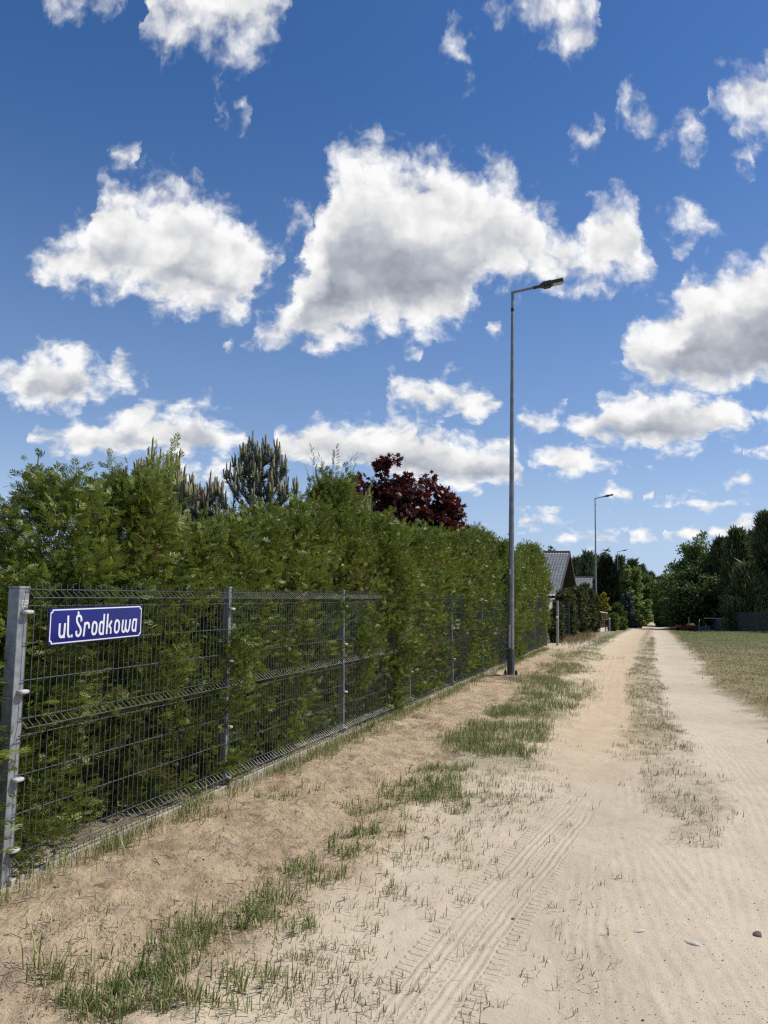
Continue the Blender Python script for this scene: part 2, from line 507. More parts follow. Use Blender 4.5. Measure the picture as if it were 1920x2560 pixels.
def rot_frames(d, up_hint):
    """orthonormal frames: columns x (side), y (direction d), z (normal)"""
    d = d / (np.linalg.norm(d, axis=1)[:, None] + 1e-9)
    z = up_hint - d * np.sum(d * up_hint, axis=1)[:, None]
    z /= np.linalg.norm(z, axis=1)[:, None] + 1e-9
    x = np.cross(d, z)
    return np.stack([x, d, z], axis=2)

def scatter(tv, tf, R, T, S, rnd):
    """instances of a flat template as one vertex / face array"""
    n, m = len(T), len(tv)
    V = np.einsum('nij,mj->nmi', R, tv) * S[:, None, None] + T[:, None, :]
    F = (tf[None, :, :] + (np.arange(n) * m)[:, None, None]).reshape(-1, tf.shape[1])
    return V.reshape(-1, 3), F, np.repeat(rnd, m)

# ------------------------------------------------------------------ materials
def principled(name, color, rough=0.6, metal=0.0, noise=None, bump=None, spec=0.5, coat=0.0):
    """noise: (scale, colour2, lo, hi); bump: (scale, strength, dist)"""
    mt = bpy.data.materials.new(name); mt.use_nodes = True
    t = NT(mt.node_tree)
    out = t.n('ShaderNodeOutputMaterial'); b = t.n('ShaderNodeBsdfPrincipled')
    t.l(b.outputs[0], out.inputs[0])
    b.inputs['Roughness'].default_value = rough
    b.inputs['Metallic'].default_value = metal
    b.inputs['Specular IOR Level'].default_value = spec
    b.inputs['Coat Weight'].default_value = coat
    co = t.n('ShaderNodeTexCoord').outputs['Object']
    if noise:
        f = t.ss(t.noise(co, noise[0], 6.0, 0.6), noise[2], noise[3])
        t.l(t.mix(f, color, noise[1]), b.inputs['Base Color'])
    else:
        b.inputs['Base Color'].default_value = tuple(color) + (1,)
    if bump:
        t.l(t.bump(t.noise(co, bump[0], 5.0, 0.6), bump[1], bump[2]), b.inputs['Normal'])
    return mt

def leaf_mat(name, dark, light, odd=None, odd_at=0.94, trans=0.35, tcol=None, rough=0.55, spec=0.25):
    """foliage: colour varies leaf by leaf through the attribute rnd"""
    mt = bpy.data.materials.new(name); mt.use_nodes = True
    t = NT(mt.node_tree)
    out = t.n('ShaderNodeOutputMaterial')
    r = t.attr('rnd')
    co = t.n('ShaderNodeTexCoord').outputs['Object']
    big = t.noise(co, 1.6, 2.0, 0.5)
    f = t.m('ADD', t.m('MULTIPLY', r, 0.6), t.m('MULTIPLY', t.m('SUBTRACT', big, 0.3), 1.0), clamp=True)
    c = t.mix(f, dark, light)
    if odd:
        c = t.mix(t.ss(r, odd_at, odd_at + 0.03), c, odd)
    b = t.n('ShaderNodeBsdfPrincipled')
    b.inputs['Roughness'].default_value = rough
    b.inputs['Specular IOR Level'].default_value = spec
    t.l(c, b.inputs['Base Color'])
    if trans > 0:
        tr = t.n('ShaderNodeBsdfTranslucent')
        tc = t.mix(0.5, c, tcol if tcol else light)
        t.l(tc, tr.inputs[0])
        mx = t.n('ShaderNodeMixShader'); mx.inputs[0].default_value = trans
        t.l(b.outputs[0], mx.inputs[1]); t.l(tr.outputs[0], mx.inputs[2]); t.l(mx.outputs[0], out.inputs[0])
    else:
        t.l(b.outputs[0], out.inputs[0])
    return mt

M = {}
M['thuja'] = leaf_mat('thuja_foliage', (0.032, 0.052, 0.009), (0.315, 0.360, 0.060), odd=(0.22, 0.13, 0.06), odd_at=0.955, trans=0.28, tcol=(0.20, 0.27, 0.035), rough=0.45, spec=0.4)
M['thuja_dull'] = leaf_mat('old_hedge_foliage', (0.045, 0.058, 0.018), (0.12, 0.13, 0.042), trans=0.2)
M['cypress'] = leaf_mat('cypress_foliage', (0.008, 0.014, 0.006), (0.018, 0.028, 0.010), trans=0.08)
M['maple'] = leaf_mat('maple_foliage', (0.034, 0.014, 0.013), (0.105, 0.030, 0.024), odd=(0.15, 0.045, 0.03), odd_at=0.9, trans=0.3, tcol=(0.20, 0.02, 0.015), rough=0.4)
M['plum'] = leaf_mat('plum_foliage', (0.05, 0.012, 0.025), (0.14, 0.03, 0.05), trans=0.3, tcol=(0.25, 0.04, 0.05))
M['needle'] = leaf_mat('pine_needles', (0.05, 0.078, 0.05), (0.13, 0.165, 0.10), trans=0.2)
M['pine_dark'] = leaf_mat('dark_pine_needles', (0.042, 0.062, 0.026), (0.155, 0.185, 0.07), trans=0.22)
M['pine_far'] = leaf_mat('far_pine_needles', (0.052, 0.075, 0.040), (0.14, 0.175, 0.085), trans=0.2)
M['leaf_mid'] = leaf_mat('broad_leaves', (0.055, 0.088, 0.020), (0.21, 0.275, 0.068), trans=0.38, tcol=(0.18, 0.26, 0.045))
M['leaf_pale'] = leaf_mat('pale_leaves', (0.11, 0.16, 0.03), (0.28, 0.34, 0.09), trans=0.38, tcol=(0.18, 0.25, 0.05))
M['leaf_dark'] = leaf_mat('dark_leaves', (0.034, 0.055, 0.014), (0.13, 0.175, 0.045), trans=0.3)
M['leaf_yellow'] = leaf_mat('yellow_leaves', (0.10, 0.11, 0.015), (0.42, 0.33, 0.03), trans=0.3, tcol=(0.5, 0.42, 0.04))
M['leaf_blue'] = leaf_mat('blue_spruce', (0.03, 0.05, 0.04), (0.10, 0.13, 0.11), trans=0.1)
M['grass'] = leaf_mat('green_grass', (0.095, 0.138, 0.034), (0.24, 0.285, 0.085), odd=(0.48, 0.40, 0.22), odd_at=0.75, trans=0.25)
M['grass_thin'] = leaf_mat('worn_grass', (0.11, 0.13, 0.055), (0.25, 0.26, 0.13), odd=(0.48, 0.40, 0.24), odd_at=0.55, trans=0.2)
M['grass_dry'] = leaf_mat('dry_grass', (0.26, 0.23, 0.10), (0.46, 0.38, 0.20), odd=(0.20, 0.24, 0.07), odd_at=0.74, trans=0.2)
M['grass_brown'] = leaf_mat('brown_tall_grass', (0.16, 0.11, 0.05), (0.34, 0.23, 0.11), odd=(0.13, 0.16, 0.05), odd_at=0.8, trans=0.2)
M['straw'] = leaf_mat('dead_straw', (0.34, 0.26, 0.15), (0.56, 0.46, 0.29), trans=0.0)
M['bark'] = principled('bark', (0.085, 0.062, 0.045), 0.9, noise=(14, (0.16, 0.12, 0.09), 0.4, 0.65), bump=(30, 0.6, 0.02))
M['bark_birch'] = principled('pale_bark', (0.35, 0.33, 0.30), 0.85, noise=(9, (0.10, 0.09, 0.08), 0.55, 0.62), bump=(30, 0.4, 0.01))
M['candle'] = principled('pine_candle', (0.30, 0.24, 0.13), 0.8, noise=(60, (0.20, 0.20, 0.10), 0.4, 0.6), bump=(180, 0.5, 0.004))
M['galv'] = principled('galvanised_steel', (0.32, 0.33, 0.34), 0.45, 0.25, noise=(22, (0.22, 0.23, 0.245), 0.35, 0.65), bump=(60, 0.08, 0.002))
M['galv_lamp'] = principled('weathered_lamp_steel', (0.27, 0.28, 0.285), 0.5, 0.30, noise=(9, (0.19, 0.20, 0.205), 0.35, 0.65))
M['lamp_foot'] = principled('dark_foot_coating', (0.060, 0.062, 0.066), 0.6, 0.0, noise=(12, (0.085, 0.085, 0.085), 0.4, 0.7))
M['wire'] = principled('graphite_wire', (0.095, 0.10, 0.108), 0.38, 0.15, noise=(40, (0.14, 0.146, 0.153), 0.4, 0.7))
M['black'] = principled('black_plastic_and_hole_shade', (0.012, 0.012, 0.013), 0.5)
M['lens'] = principled('lamp_lens', (0.45, 0.42, 0.33), 0.15, 0.0)
M['led'] = principled('luminaire_housing', (0.040, 0.040, 0.042), 0.5, 0.2, noise=(30, (0.06, 0.06, 0.06), 0.4, 0.6))
M['clip'] = principled('white_plastic_clip', (0.50, 0.47, 0.45), 0.5, noise=(60, (0.38, 0.36, 0.34), 0.45, 0.7))
M['concrete'] = principled('plinth_concrete', (0.42, 0.375, 0.30), 0.9, noise=(7, (0.25, 0.225, 0.17), 0.42, 0.68), bump=(70, 0.5, 0.004))
M['enamel'] = principled('blue_enamel', (0.006, 0.010, 0.160), 0.16, 0.0, spec=0.35, coat=0.15, noise=(6, (0.010, 0.010, 0.125), 0.4, 0.7), bump=(7, 0.05, 0.004))
M['enamel_edge'] = principled('dark_enamel_edge', (0.010, 0.009, 0.045), 0.25, 0.0)
M['enamel_white'] = principled('white_enamel', (0.76, 0.76, 0.78), 0.12, 0.0, coat=0.6, noise=(30, (0.66, 0.66, 0.69), 0.45, 0.75))
M['paper'] = principled('faded_sticker', (0.50, 0.50, 0.47), 0.6)
M['sticker_yellow'] = principled('yellow_sticker', (0.60, 0.36, 0.03), 0.6)
M['ink'] = principled('sticker_ink', (0.14, 0.14, 0.14), 0.7)
M['roof'] = principled('grey_roof_sheet', (0.40, 0.385, 0.345), 0.75, noise=(3, (0.28, 0.27, 0.245), 0.4, 0.65))
M['trim'] = principled('dark_roof_trim', (0.055, 0.052, 0.05), 0.7)
M['wood_dark'] = principled('dark_stained_boards', (0.018, 0.016, 0.015), 0.8, bump=(30, 0.4, 0.01))
M['wall'] = principled('house_render', (0.42, 0.39, 0.34), 0.9, noise=(4, (0.34, 0.31, 0.27), 0.4, 0.7))
M['glass'] = principled('window_glass', (0.02, 0.025, 0.03), 0.05, 0.0, spec=0.8)
M['frame'] = principled('window_frame', (0.55, 0.54, 0.50), 0.6)
M['red_wood'] = principled('red_brown_pickets', (0.17, 0.058, 0.034), 0.8, noise=(9, (0.11, 0.04, 0.025), 0.4, 0.7))
M['pale_cap'] = principled('pale_caps', (0.60, 0.57, 0.52), 0.8)
M['rust'] = principled('rusty_red_metal', (0.19, 0.045, 0.025), 0.8, noise=(8, (0.09, 0.04, 0.025), 0.4, 0.65))
M['grey_wood'] = principled('grey_weathered_wood', (0.13, 0.13, 0.125), 0.9, noise=(12, (0.08, 0.08, 0.08), 0.4, 0.65))
M['pale_post'] = principled('pale_post_paint', (0.36, 0.36, 0.36), 0.7, noise=(14, (0.26, 0.26, 0.25), 0.4, 0.7))
M['dark_mesh'] = principled('dark_green_fence', (0.012, 0.020, 0.018), 0.6)
M['stone'] = principled('field_stone', (0.42, 0.36, 0.28), 0.85, noise=(30, (0.30, 0.25, 0.19), 0.4, 0.65), bump=(60, 0.5, 0.004))
M['stone_pale'] = principled('pale_stone', (0.62, 0.56, 0.46), 0.85, noise=(30, (0.50, 0.44, 0.36), 0.4, 0.65), bump=(60, 0.5, 0.004))
M['stone_dark'] = principled('dark_stone', (0.10, 0.075, 0.065), 0.8, noise=(30, (0.16, 0.11, 0.09), 0.4, 0.65), bump=(60, 0.5, 0.004))
M['clod'] = principled('soil_clods', (0.20, 0.135, 0.085), 0.95, noise=(20, (0.11, 0.075, 0.05), 0.4, 0.65), bump=(80, 0.6, 0.004))
M['gravel'] = principled('gravel', (0.33, 0.28, 0.22), 0.85, noise=(2.5, (0.13, 0.10, 0.085), 0.48, 0.58))
M['twig'] = principled('dead_twigs', (0.22, 0.155, 0.095), 0.9)

# ------------------------------------------------------------------ ground
# fence line, found from the posts in the photograph
F0 = np.array([-1.914, 4.32]); FANG = 0.332
FD = np.array([math.sin(FANG), math.cos(FANG)]); FN = np.array([math.cos(FANG), -math.sin(FANG)])   # along, towards the lane
FZ0, FSL, LEAN = CZ - 1.395, 0.030, 0.033
POST_T = [0.0, 2.24] + [2.24 + 2.52 * i for i in range(1, 9)]

LEFT_TRACK = poly_from_px([(1404,1343.5),(1398,1347),(1382,1360),(1355,1380),(1325,1420),(1303,1470),(1290,1540),(1278,1620),(1240,1730),(1140,1850),(1010,1990),(880,2130),(800,2212),(640,2400)])
RIGHT_TRACK = poly_from_px([(1412,1343.5),(1420,1349),(1428,1375),(1436,1420),(1462,1480),(1530,1550),(1610,1630),(1700,1720),(1900,1900)])
BAND_A = poly_from_px([(1290,1660),(1225,1745),(1130,1840),(1020,1960),(930,2070),(850,2170),(770,2290)])      # treaded tyre tracks
BAND_B = poly_from_px([(1300,1690),(1255,1770),(1190,1850),(1110,1950),(1030,2060),(960,2160),(880,2290)])
BAND_C = poly_from_px([(1300,1700),(1360,1790),(1450,1900),(1560,2040),(1700,2240)])
BAND_D = poly_from_px([(1285,1780),(1270,1900),(1265,2000),(1275,2120),(1290,2300)])
BAND_E = poly_from_px([(1500,1700),(1560,1800),(1600,1920),(1650,2080),(1720,2300)])

BAND_F = poly_from_px([(1330,1640),(1330,1700),(1345,1800),(1380,1920),(1450,2080),(1560,2300)])
BAND_G = poly_from_px([(1500,1560),(1580,1640),(1650,1740),(1700,1860),(1760,2060)])
def px_of(x, y):
    """photo pixel (1659 px wide copy) of a ground point"""
    x = np.asarray(x, float); y = np.maximum(np.asarray(y, float), 0.5); z = base_z(x, y) - CZ
    c, s = math.cos(PITCH), math.sin(PITCH)
    d = y * c + z * s; v = -y * s + z * c
    a, b = x / d * FPX, -v / d * FPX
    return (960 + a * math.cos(ROLL) - b * math.sin(ROLL)) / K, (1280 + a * math.sin(ROLL) + b * math.cos(ROLL)) / K
# strips of ground outlined in the photograph: row, left column, right column
MID_STRIP = np.array([(1352, 1409, 1412), (1380, 1402, 1416), (1420, 1368, 1422), (1470, 1345, 1436), (1550, 1335, 1478), (1650, 1335, 1560), (1740, 1375, 1615), (1810, 1425, 1600), (1830, 1500, 1520)], float)
VERGE = np.array([(1352, 1360, 1385), (1375, 1300, 1335), (1400, 1240, 1305), (1440, 1175, 1275), (1500, 1090, 1245), (1560, 1000, 1235), (1640, 930, 1225), (1700, 860, 1200), (1760, 780, 1110), (1840, 640, 960), (1920, 500, 840), (2000, 330, 830), (2100, 60, 850), (2300, -200, 800)], float)
def strip(x, y, S, soft):
    col, row = px_of(x, y)
    wdt = np.interp(row, S[:, 0], S[:, 2] - S[:, 1])
    n = 0.5 * fbm(x, y, 1.7, 4, 0.6, 71)
    m = sstep((col - np.interp(row, S[:, 0], S[:, 1])) / wdt + n * soft, 0.0, 0.25) * sstep((np.interp(row, S[:, 0], S[:, 2]) - col) / wdt + n * soft, 0.0, 0.25)
    return np.where((row > S[0, 0]) & (row < S[-1, 0]) & (np.asarray(y) > 1.5), m, 0.0)
def masks(x, y):
    wx = x + 0.10 * fbm(x, y, 2.2, 3, 0.5, 3); wy = y + 0.10 * fbm(x, y, 2.2, 3, 0.5, 9)
    fl = (wx - F0[0]) * FN[0] + (wy - F0[1]) * FN[1]       # distance from the fence towards the lane
    lt, _ = polydist(wx, wy, LEFT_TRACK)
    rt, _ = polydist(wx, wy, RIGHT_TRACK)
    return fl, lt, rt

def relief(x, y):
    fl, lt, rt = masks(x, y)
    far = sstep(y, 10, 22)
    z = 0.018 * fbm(x, y, 0.55, 3, 0.5, 1) + 0.010 * fbm(x, y, 3.0, 3, 0.55, 2)
    wl = 0.55; wr = 0.65
    rut = np.exp(-(lt / wl) ** 2) + np.exp(-(rt / wr) ** 2)
    z -= (0.03 + 0.04 * far) * np.clip(rut, 0, 1)
    mid = sstep(rt, -0.2, 0.6) * 0 + np.where((lt < -0.5) & (rt > 0.5), 1, 0)
    dug = sstep(fl, 0.0, 0.25) * sstep(fl, 2.0, 1.25) * sstep(y, 34, 20)
    rough = fbm(x, y, 6.0, 4, 0.6, 5)
    z += dug * (0.042 * rough + 0.035 * np.clip(fbm(x, y, 2.2, 3, 0.5, 6), -0.3, 1) + 0.02)
    # shallow furrow along the outer edge of the dug strip
    z -= 0.03 * np.exp(-((fl - 1.15) / 0.22) ** 2) * sstep(y, 14, 9)
    z += 0.006 * fbm(x, y, 14.0, 3, 0.6, 8) * (1 - far)
    return z

def gz(x, y):
    return base_z(x, y) + relief(np.asarray(x, float), np.asarray(y, float)) * sstep(y, -1, 2)

def build_ground():
    ys = [-60, -40, -25, -15, -8, -4, -2, -0.5, 0.5, 1.2, 1.7, 2.1]
    y = 2.4
    while y < 10: ys.append(y); y += 0.024 + 0.0032 * (y - 2.4)
    while y < 70: ys.append(y); y *= 1.0075
    while y < 900: ys.append(y); y *= 1.045
    ys.append(1400)
    ys = np.array(ys)
    c = np.linspace(-1, 1, 440)
    outer = np.array([1.06, 1.15, 1.3, 1.5, 1.8, 2.2, 2.8, 3.6, 4.6, 6, 9, 16, 30])
    s = np.concatenate([-outer[::-1], c, outer])
    half = 1.1 + 0.60 * np.maximum(ys, 2.0)
    X = half[:, None] * s[None, :]
    Y = np.repeat(ys[:, None], len(s), 1)
    Z = gz(X, Y)
    nr, ncol = X.shape
    idx = np.arange(nr * ncol).reshape(nr, ncol)
    F = np.stack([idx[:-1, :-1], idx[:-1, 1:], idx[1:, 1:], idx[1:, :-1]], -1).reshape(-1, 4)
    x, y = X.ravel(), Y.ravel()
    fl, lt, rt = masks(x, y)
    n1 = fbm(x, y, 0.9, 4, 0.55, 21); n2 = fbm(x, y, 3.2, 4, 0.6, 22)
    dug = sstep(fl + 0.35 * n1, -0.3, 0.1) * sstep(fl + 0.5 * n1 + 0.2 * n2, 1.75, 1.1) * sstep(y, 30, 18)
    ochre = np.exp(-((lt + 0.1) / (0.55 + 0.0 * y)) ** 4) * sstep(y, 6.5, 10.0) * 0.55          # left wheel track: warm sand
    wl = 0.62 + 0.25 * sstep(y, 14, 6); wr = 0.75
    track = np.maximum(np.exp(-(lt / wl) ** 4), np.exp(-(rt / wr) ** 4))
    lane = sstep(lt + 0.4 * n1, 0.9, 0.2) * sstep(rt + 0.4 * n1, -1.3, -0.5)                     # between and around the ruts
    near = sstep(y, 9.5, 5.0)
    # left verge grass beyond the dug strip, meadow on the right, strip between the ruts
    verge = sstep(lt + 0.3 * n2, 0.55, 0.95) * sstep(fl, 0.9, 1.6) * sstep(y, 18, 30)
    midst = sstep(lt, -0.35, -0.8) * sstep(rt, 0.35, 0.8) * sstep(y + 2.0 * n1, 9, 17)
    mead = sstep(rt + 0.45 * n1 + 0.2 * n2, -0.45, -1.05)
    gar = sstep(fl, 0.0, -0.4)
    fargreen = sstep(y, 26, 36) * (1 - track * sstep(y, 200, 90))
    ms = strip(x, y, MID_STRIP, 0.5); vs_ = strip(x, y, VERGE, 0.6)
    worn = np.clip(ms * (0.55 + 0.5 * n1) + vs_ * (0.35 + 0.8 * n1), 0, 1) * sstep(y, 4.0, 6.5)
    grassy = np.clip(np.maximum.reduce([verge, 0.75 * worn, midst * (0.45 + 0.45 * sstep(y, 18, 34)), mead, gar * 0.9, fargreen * 0.9 * sstep(np.abs(lt), 0.4, 0.9)]), 0, 1)
    green = np.clip(0.25 + 0.9 * verge + 0.35 * vs_ + 0.7 * sstep(y, 24, 40) * mead + 0.5 * n1 * mead + 0.4 * gar, 0, 1)
    lampxy = ground_pt(1277, 1690)[:2]
    soil = np.exp(-(((x - lampxy[0] - 0.25) / 0.85) ** 2 + ((y - lampxy[1] + 0.55) / 0.55) ** 2) ** 2) + gar * 0.6 * sstep(y, 30, 20)
    # tyre bands
    tu = np.full(x.shape, 9.0); second = np.full(x.shape, 9.0); tm = np.zeros(x.shape); ts = np.zeros(x.shape); kind = np.zeros(x.shape)
    for poly, hw, kd in ((BAND_C, 0.20, 0.0), (BAND_D, 0.17, 0.0), (BAND_E, 0.20, 0.0), (BAND_F, 0.22, 0.0), (BAND_G, 0.2, 0.0), (BAND_A, 0.13, 1.0), (BAND_B, 0.13, 1.0)):
        la, ar = polydist(x + 0.012 * n2, y, poly)
        u = la / hw
        use = np.abs(u) < np.abs(tu)
        second = np.where(use, np.abs(tu), np.minimum(second, np.abs(u)))
        tu = np.where(use, u, tu); ts = np.where(use, ar, ts); kind = np.where(use, kd, kind)
    la, ar = polydist(x, y, LEFT_TRACK)
    u = la / 0.42 + 5.0 * sstep(y, 11.0, 9.0)
    use = np.abs(u) < np.abs(tu)
    second = np.where(use, np.abs(tu), np.minimum(second, np.abs(u)))
    tu = np.where(use, u, tu); ts = np.where(use, ar, ts); kind = np.where(use, 0.0, kind)
    tm = sstep(np.abs(tu), 1.25, 1.0) * sstep(ts, 0.02, 1.6) * sstep(second - np.abs(tu), 0.1, 0.45)
    tu = np.clip(tu, -2, 2)
    me = mesh_np('ground', np.stack([x, y, Z.ravel()], -1), [F], smooth=True,
                 attrs={'dug': dug, 'ochre': ochre, 'grassy': grassy, 'green': green, 'soil': np.clip(soil, 0, 1),
                        'tu': tu, 'ts': ts, 'tk': kind, 'tm': tm, 'lane': np.clip(track * 0.6 + lane * 0.4, 0, 1)})
    mt = bpy.data.materials.new('sandy_ground'); mt.use_nodes = True
    t = NT(mt.node_tree)
    out = t.n('ShaderNodeOutputMaterial'); b = t.n('ShaderNodeBsdfPrincipled')
    t.l(b.outputs[0], out.inputs[0])
    b.inputs['Roughness'].default_value = 0.95
    b.inputs['Specular IOR Level'].default_value = 0.15
    co = t.n('ShaderNodeTexCoord').outputs['Object']
    nb = t.noise(co, 0.8, 5.0, 0.6); nm = t.noise(co, 5.0, 6.0, 0.65); nf = t.noise(co, 60.0, 4.0, 0.7); ng = t.noise(co, 240.0, 2.0, 0.6)
    sand = t.mix(t.ss(nb, 0.3, 0.7), (0.475, 0.392, 0.282), (0.57, 0.477, 0.352))
    sand = t.mix(t.m('MULTIPLY', t.ss(nm, 0.5, 0.75), 0.35), sand, (0.37, 0.31, 0.235))
    dugc = t.mix(t.ss(nm, 0.35, 0.7), (0.58, 0.43, 0.255), (0.36, 0.25, 0.15))
    c = t.mix(t.m('MULTIPLY', t.attr('dug'), 0.7), sand, dugc)
    c = t.mix(t.m('MULTIPLY', t.attr('dug'), t.m('MULTIPLY', t.ss(t.noise(co, 2.6, 6.0, 0.7), 0.50, 0.66), 0.75)), c, (0.27, 0.18, 0.11))
    c = t.mix(t.attr('ochre'), c, t.mix(t.ss(nm, 0.35, 0.7), (0.60, 0.44, 0.26), (0.50, 0.365, 0.21)))
    gcol = t.mix(t.attr('green'), t.mix(t.ss(nm, 0.35, 0.65), (0.34, 0.27, 0.15), (0.21, 0.175, 0.085)), t.mix(t.ss(nm, 0.35, 0.65), (0.15, 0.17, 0.055), (0.085, 0.11, 0.03)))
    gmask = t.m('MULTIPLY', t.attr('grassy'), t.ss(t.m('ADD', nm, t.m('MULTIPLY', t.attr('grassy'), 0.45)), 0.45, 0.75))
    c = t.mix(gmask, c, gcol)
    c = t.mix(t.m('MULTIPLY', t.attr('soil'), t.ss(nm, 0.3, 0.6)), c, (0.13, 0.095, 0.07))
    # grains, straw flecks and darker bits
    c = t.mix(t.m('MULTIPLY', t.ss(nf, 0.52, 0.72), 0.35), c, (0.30, 0.245, 0.18))
    c = t.mix(t.m('MULTIPLY', t.ss(ng, 0.62, 0.75), 0.5), c, (0.62, 0.55, 0.44))
    fl2 = t.noise(co, 34.0, 3.0, 0.7)
    c = t.mix(t.m('MULTIPLY', t.ss(fl2, 0.66, 0.72), t.m('ADD', t.m('MULTIPLY', t.attr('dug'), 0.7), 0.12)), c, (0.14, 0.10, 0.07))
    t.l(c, b.inputs['Base Color'])
    # relief: tyre treads
    tu_ = t.attr('tu'); ts_ = t.attr('ts'); tk_ = t.attr('tk')
    au = t.m('ABSOLUTE', tu_)
    band = t.attr('tm')
    bars = t.m('SINE', t.m('ADD', t.m('MULTIPLY', ts_, 2 * math.pi / 0.052), t.m('MULTIPLY', tu_, 1.2)))
    barm = t.m('MULTIPLY', t.ss(au, 0.42, 0.52), t.ss(au, 1.08, 0.96))
    lines = t.m('SINE', t.m('ADD', t.m('MULTIPLY', tu_, 19.0), t.m('MULTIPLY', t.noise(co, 3.0, 2.0, 0.5), 5.0)))
    linem = t.ss(au, 0.5, 0.42)
    tread = t.m('ADD', t.m('MULTIPLY', t.ss(bars, -0.1, 0.6), t.m('MULTIPLY', barm, tk_)), t.m('MULTIPLY', t.m('MULTIPLY', lines, t.m('ADD', 0.15, t.m('MULTIPLY', tk_, 0.18))), t.m('ADD', t.m('MULTIPLY', linem, tk_), t.m('MULTIPLY', t.ss(au, 1.1, 0.9), t.m('SUBTRACT', 1.0, tk_)))))
    wear = t.ss(t.noise(co, 2.2, 6.0, 0.68), 0.26, 0.56)
    tread = t.m('MULTIPLY', tread, t.m('MULTIPLY', band, wear))
    n1_ = t.bump(tread, 0.9, 0.0075)
    hh = t.m('ADD', t.m('ADD', t.m('MULTIPLY', nm, 0.9), t.m('MULTIPLY', nf, 0.30)), t.m('MULTIPLY', ng, 0.10))
    n2_ = t.bump(hh, 0.7, 0.022, n1_)
    cl = t.noise(co, 22.0, 5.0, 0.7)
    n3_ = t.bump(t.m('MULTIPLY', cl, t.m('ADD', t.m('MULTIPLY', t.attr('dug'), 1.0), t.m('MULTIPLY', t.attr('grassy'), 0.8))), 0.9, 0.05, n2_)
    t.l(n3_, b.inputs['Normal'])
    o = link('ground', me, mt)
    o['kind'] = 'structure'
build_ground()

# ------------------------------------------------------------------ wire mesh fence
def FP(t, out, h):
    p = F0 + FD * t + FN * (out - LEAN * h)
    return np.array([p[0], p[1], FZ0 + FSL * t + h])
EX3 = np.array([FD[0], FD[1], FSL]); EX3 /= np.linalg.norm(EX3)
EN3 = np.array([FN[0], FN[1], 0.0])
EU3 = np.array([-FN[0] * LEAN, -FN[1] * LEAN, 1.0]); EU3 /= np.linalg.norm(EU3)

def px_to_fence(px, py, out=0.0):
    d = ray(px, py); o = np.array([0, 0, CZ])
    p0 = FP(0, out, 0); nrm = np.cross(EX3, EU3)
    s = np.dot(p0 - o, nrm) / np.dot(d, nrm)
    r = o + d * s - p0
    # r = EX*t' + EU*h'
    A = np.stack([np.array([FD[0], FD[1], FSL]), np.array([-FN[0] * LEAN, -FN[1] * LEAN, 1.0])], 1)
    sol = np.linalg.lstsq(A, r, rcond=None)[0]
    return sol[0], sol[1]

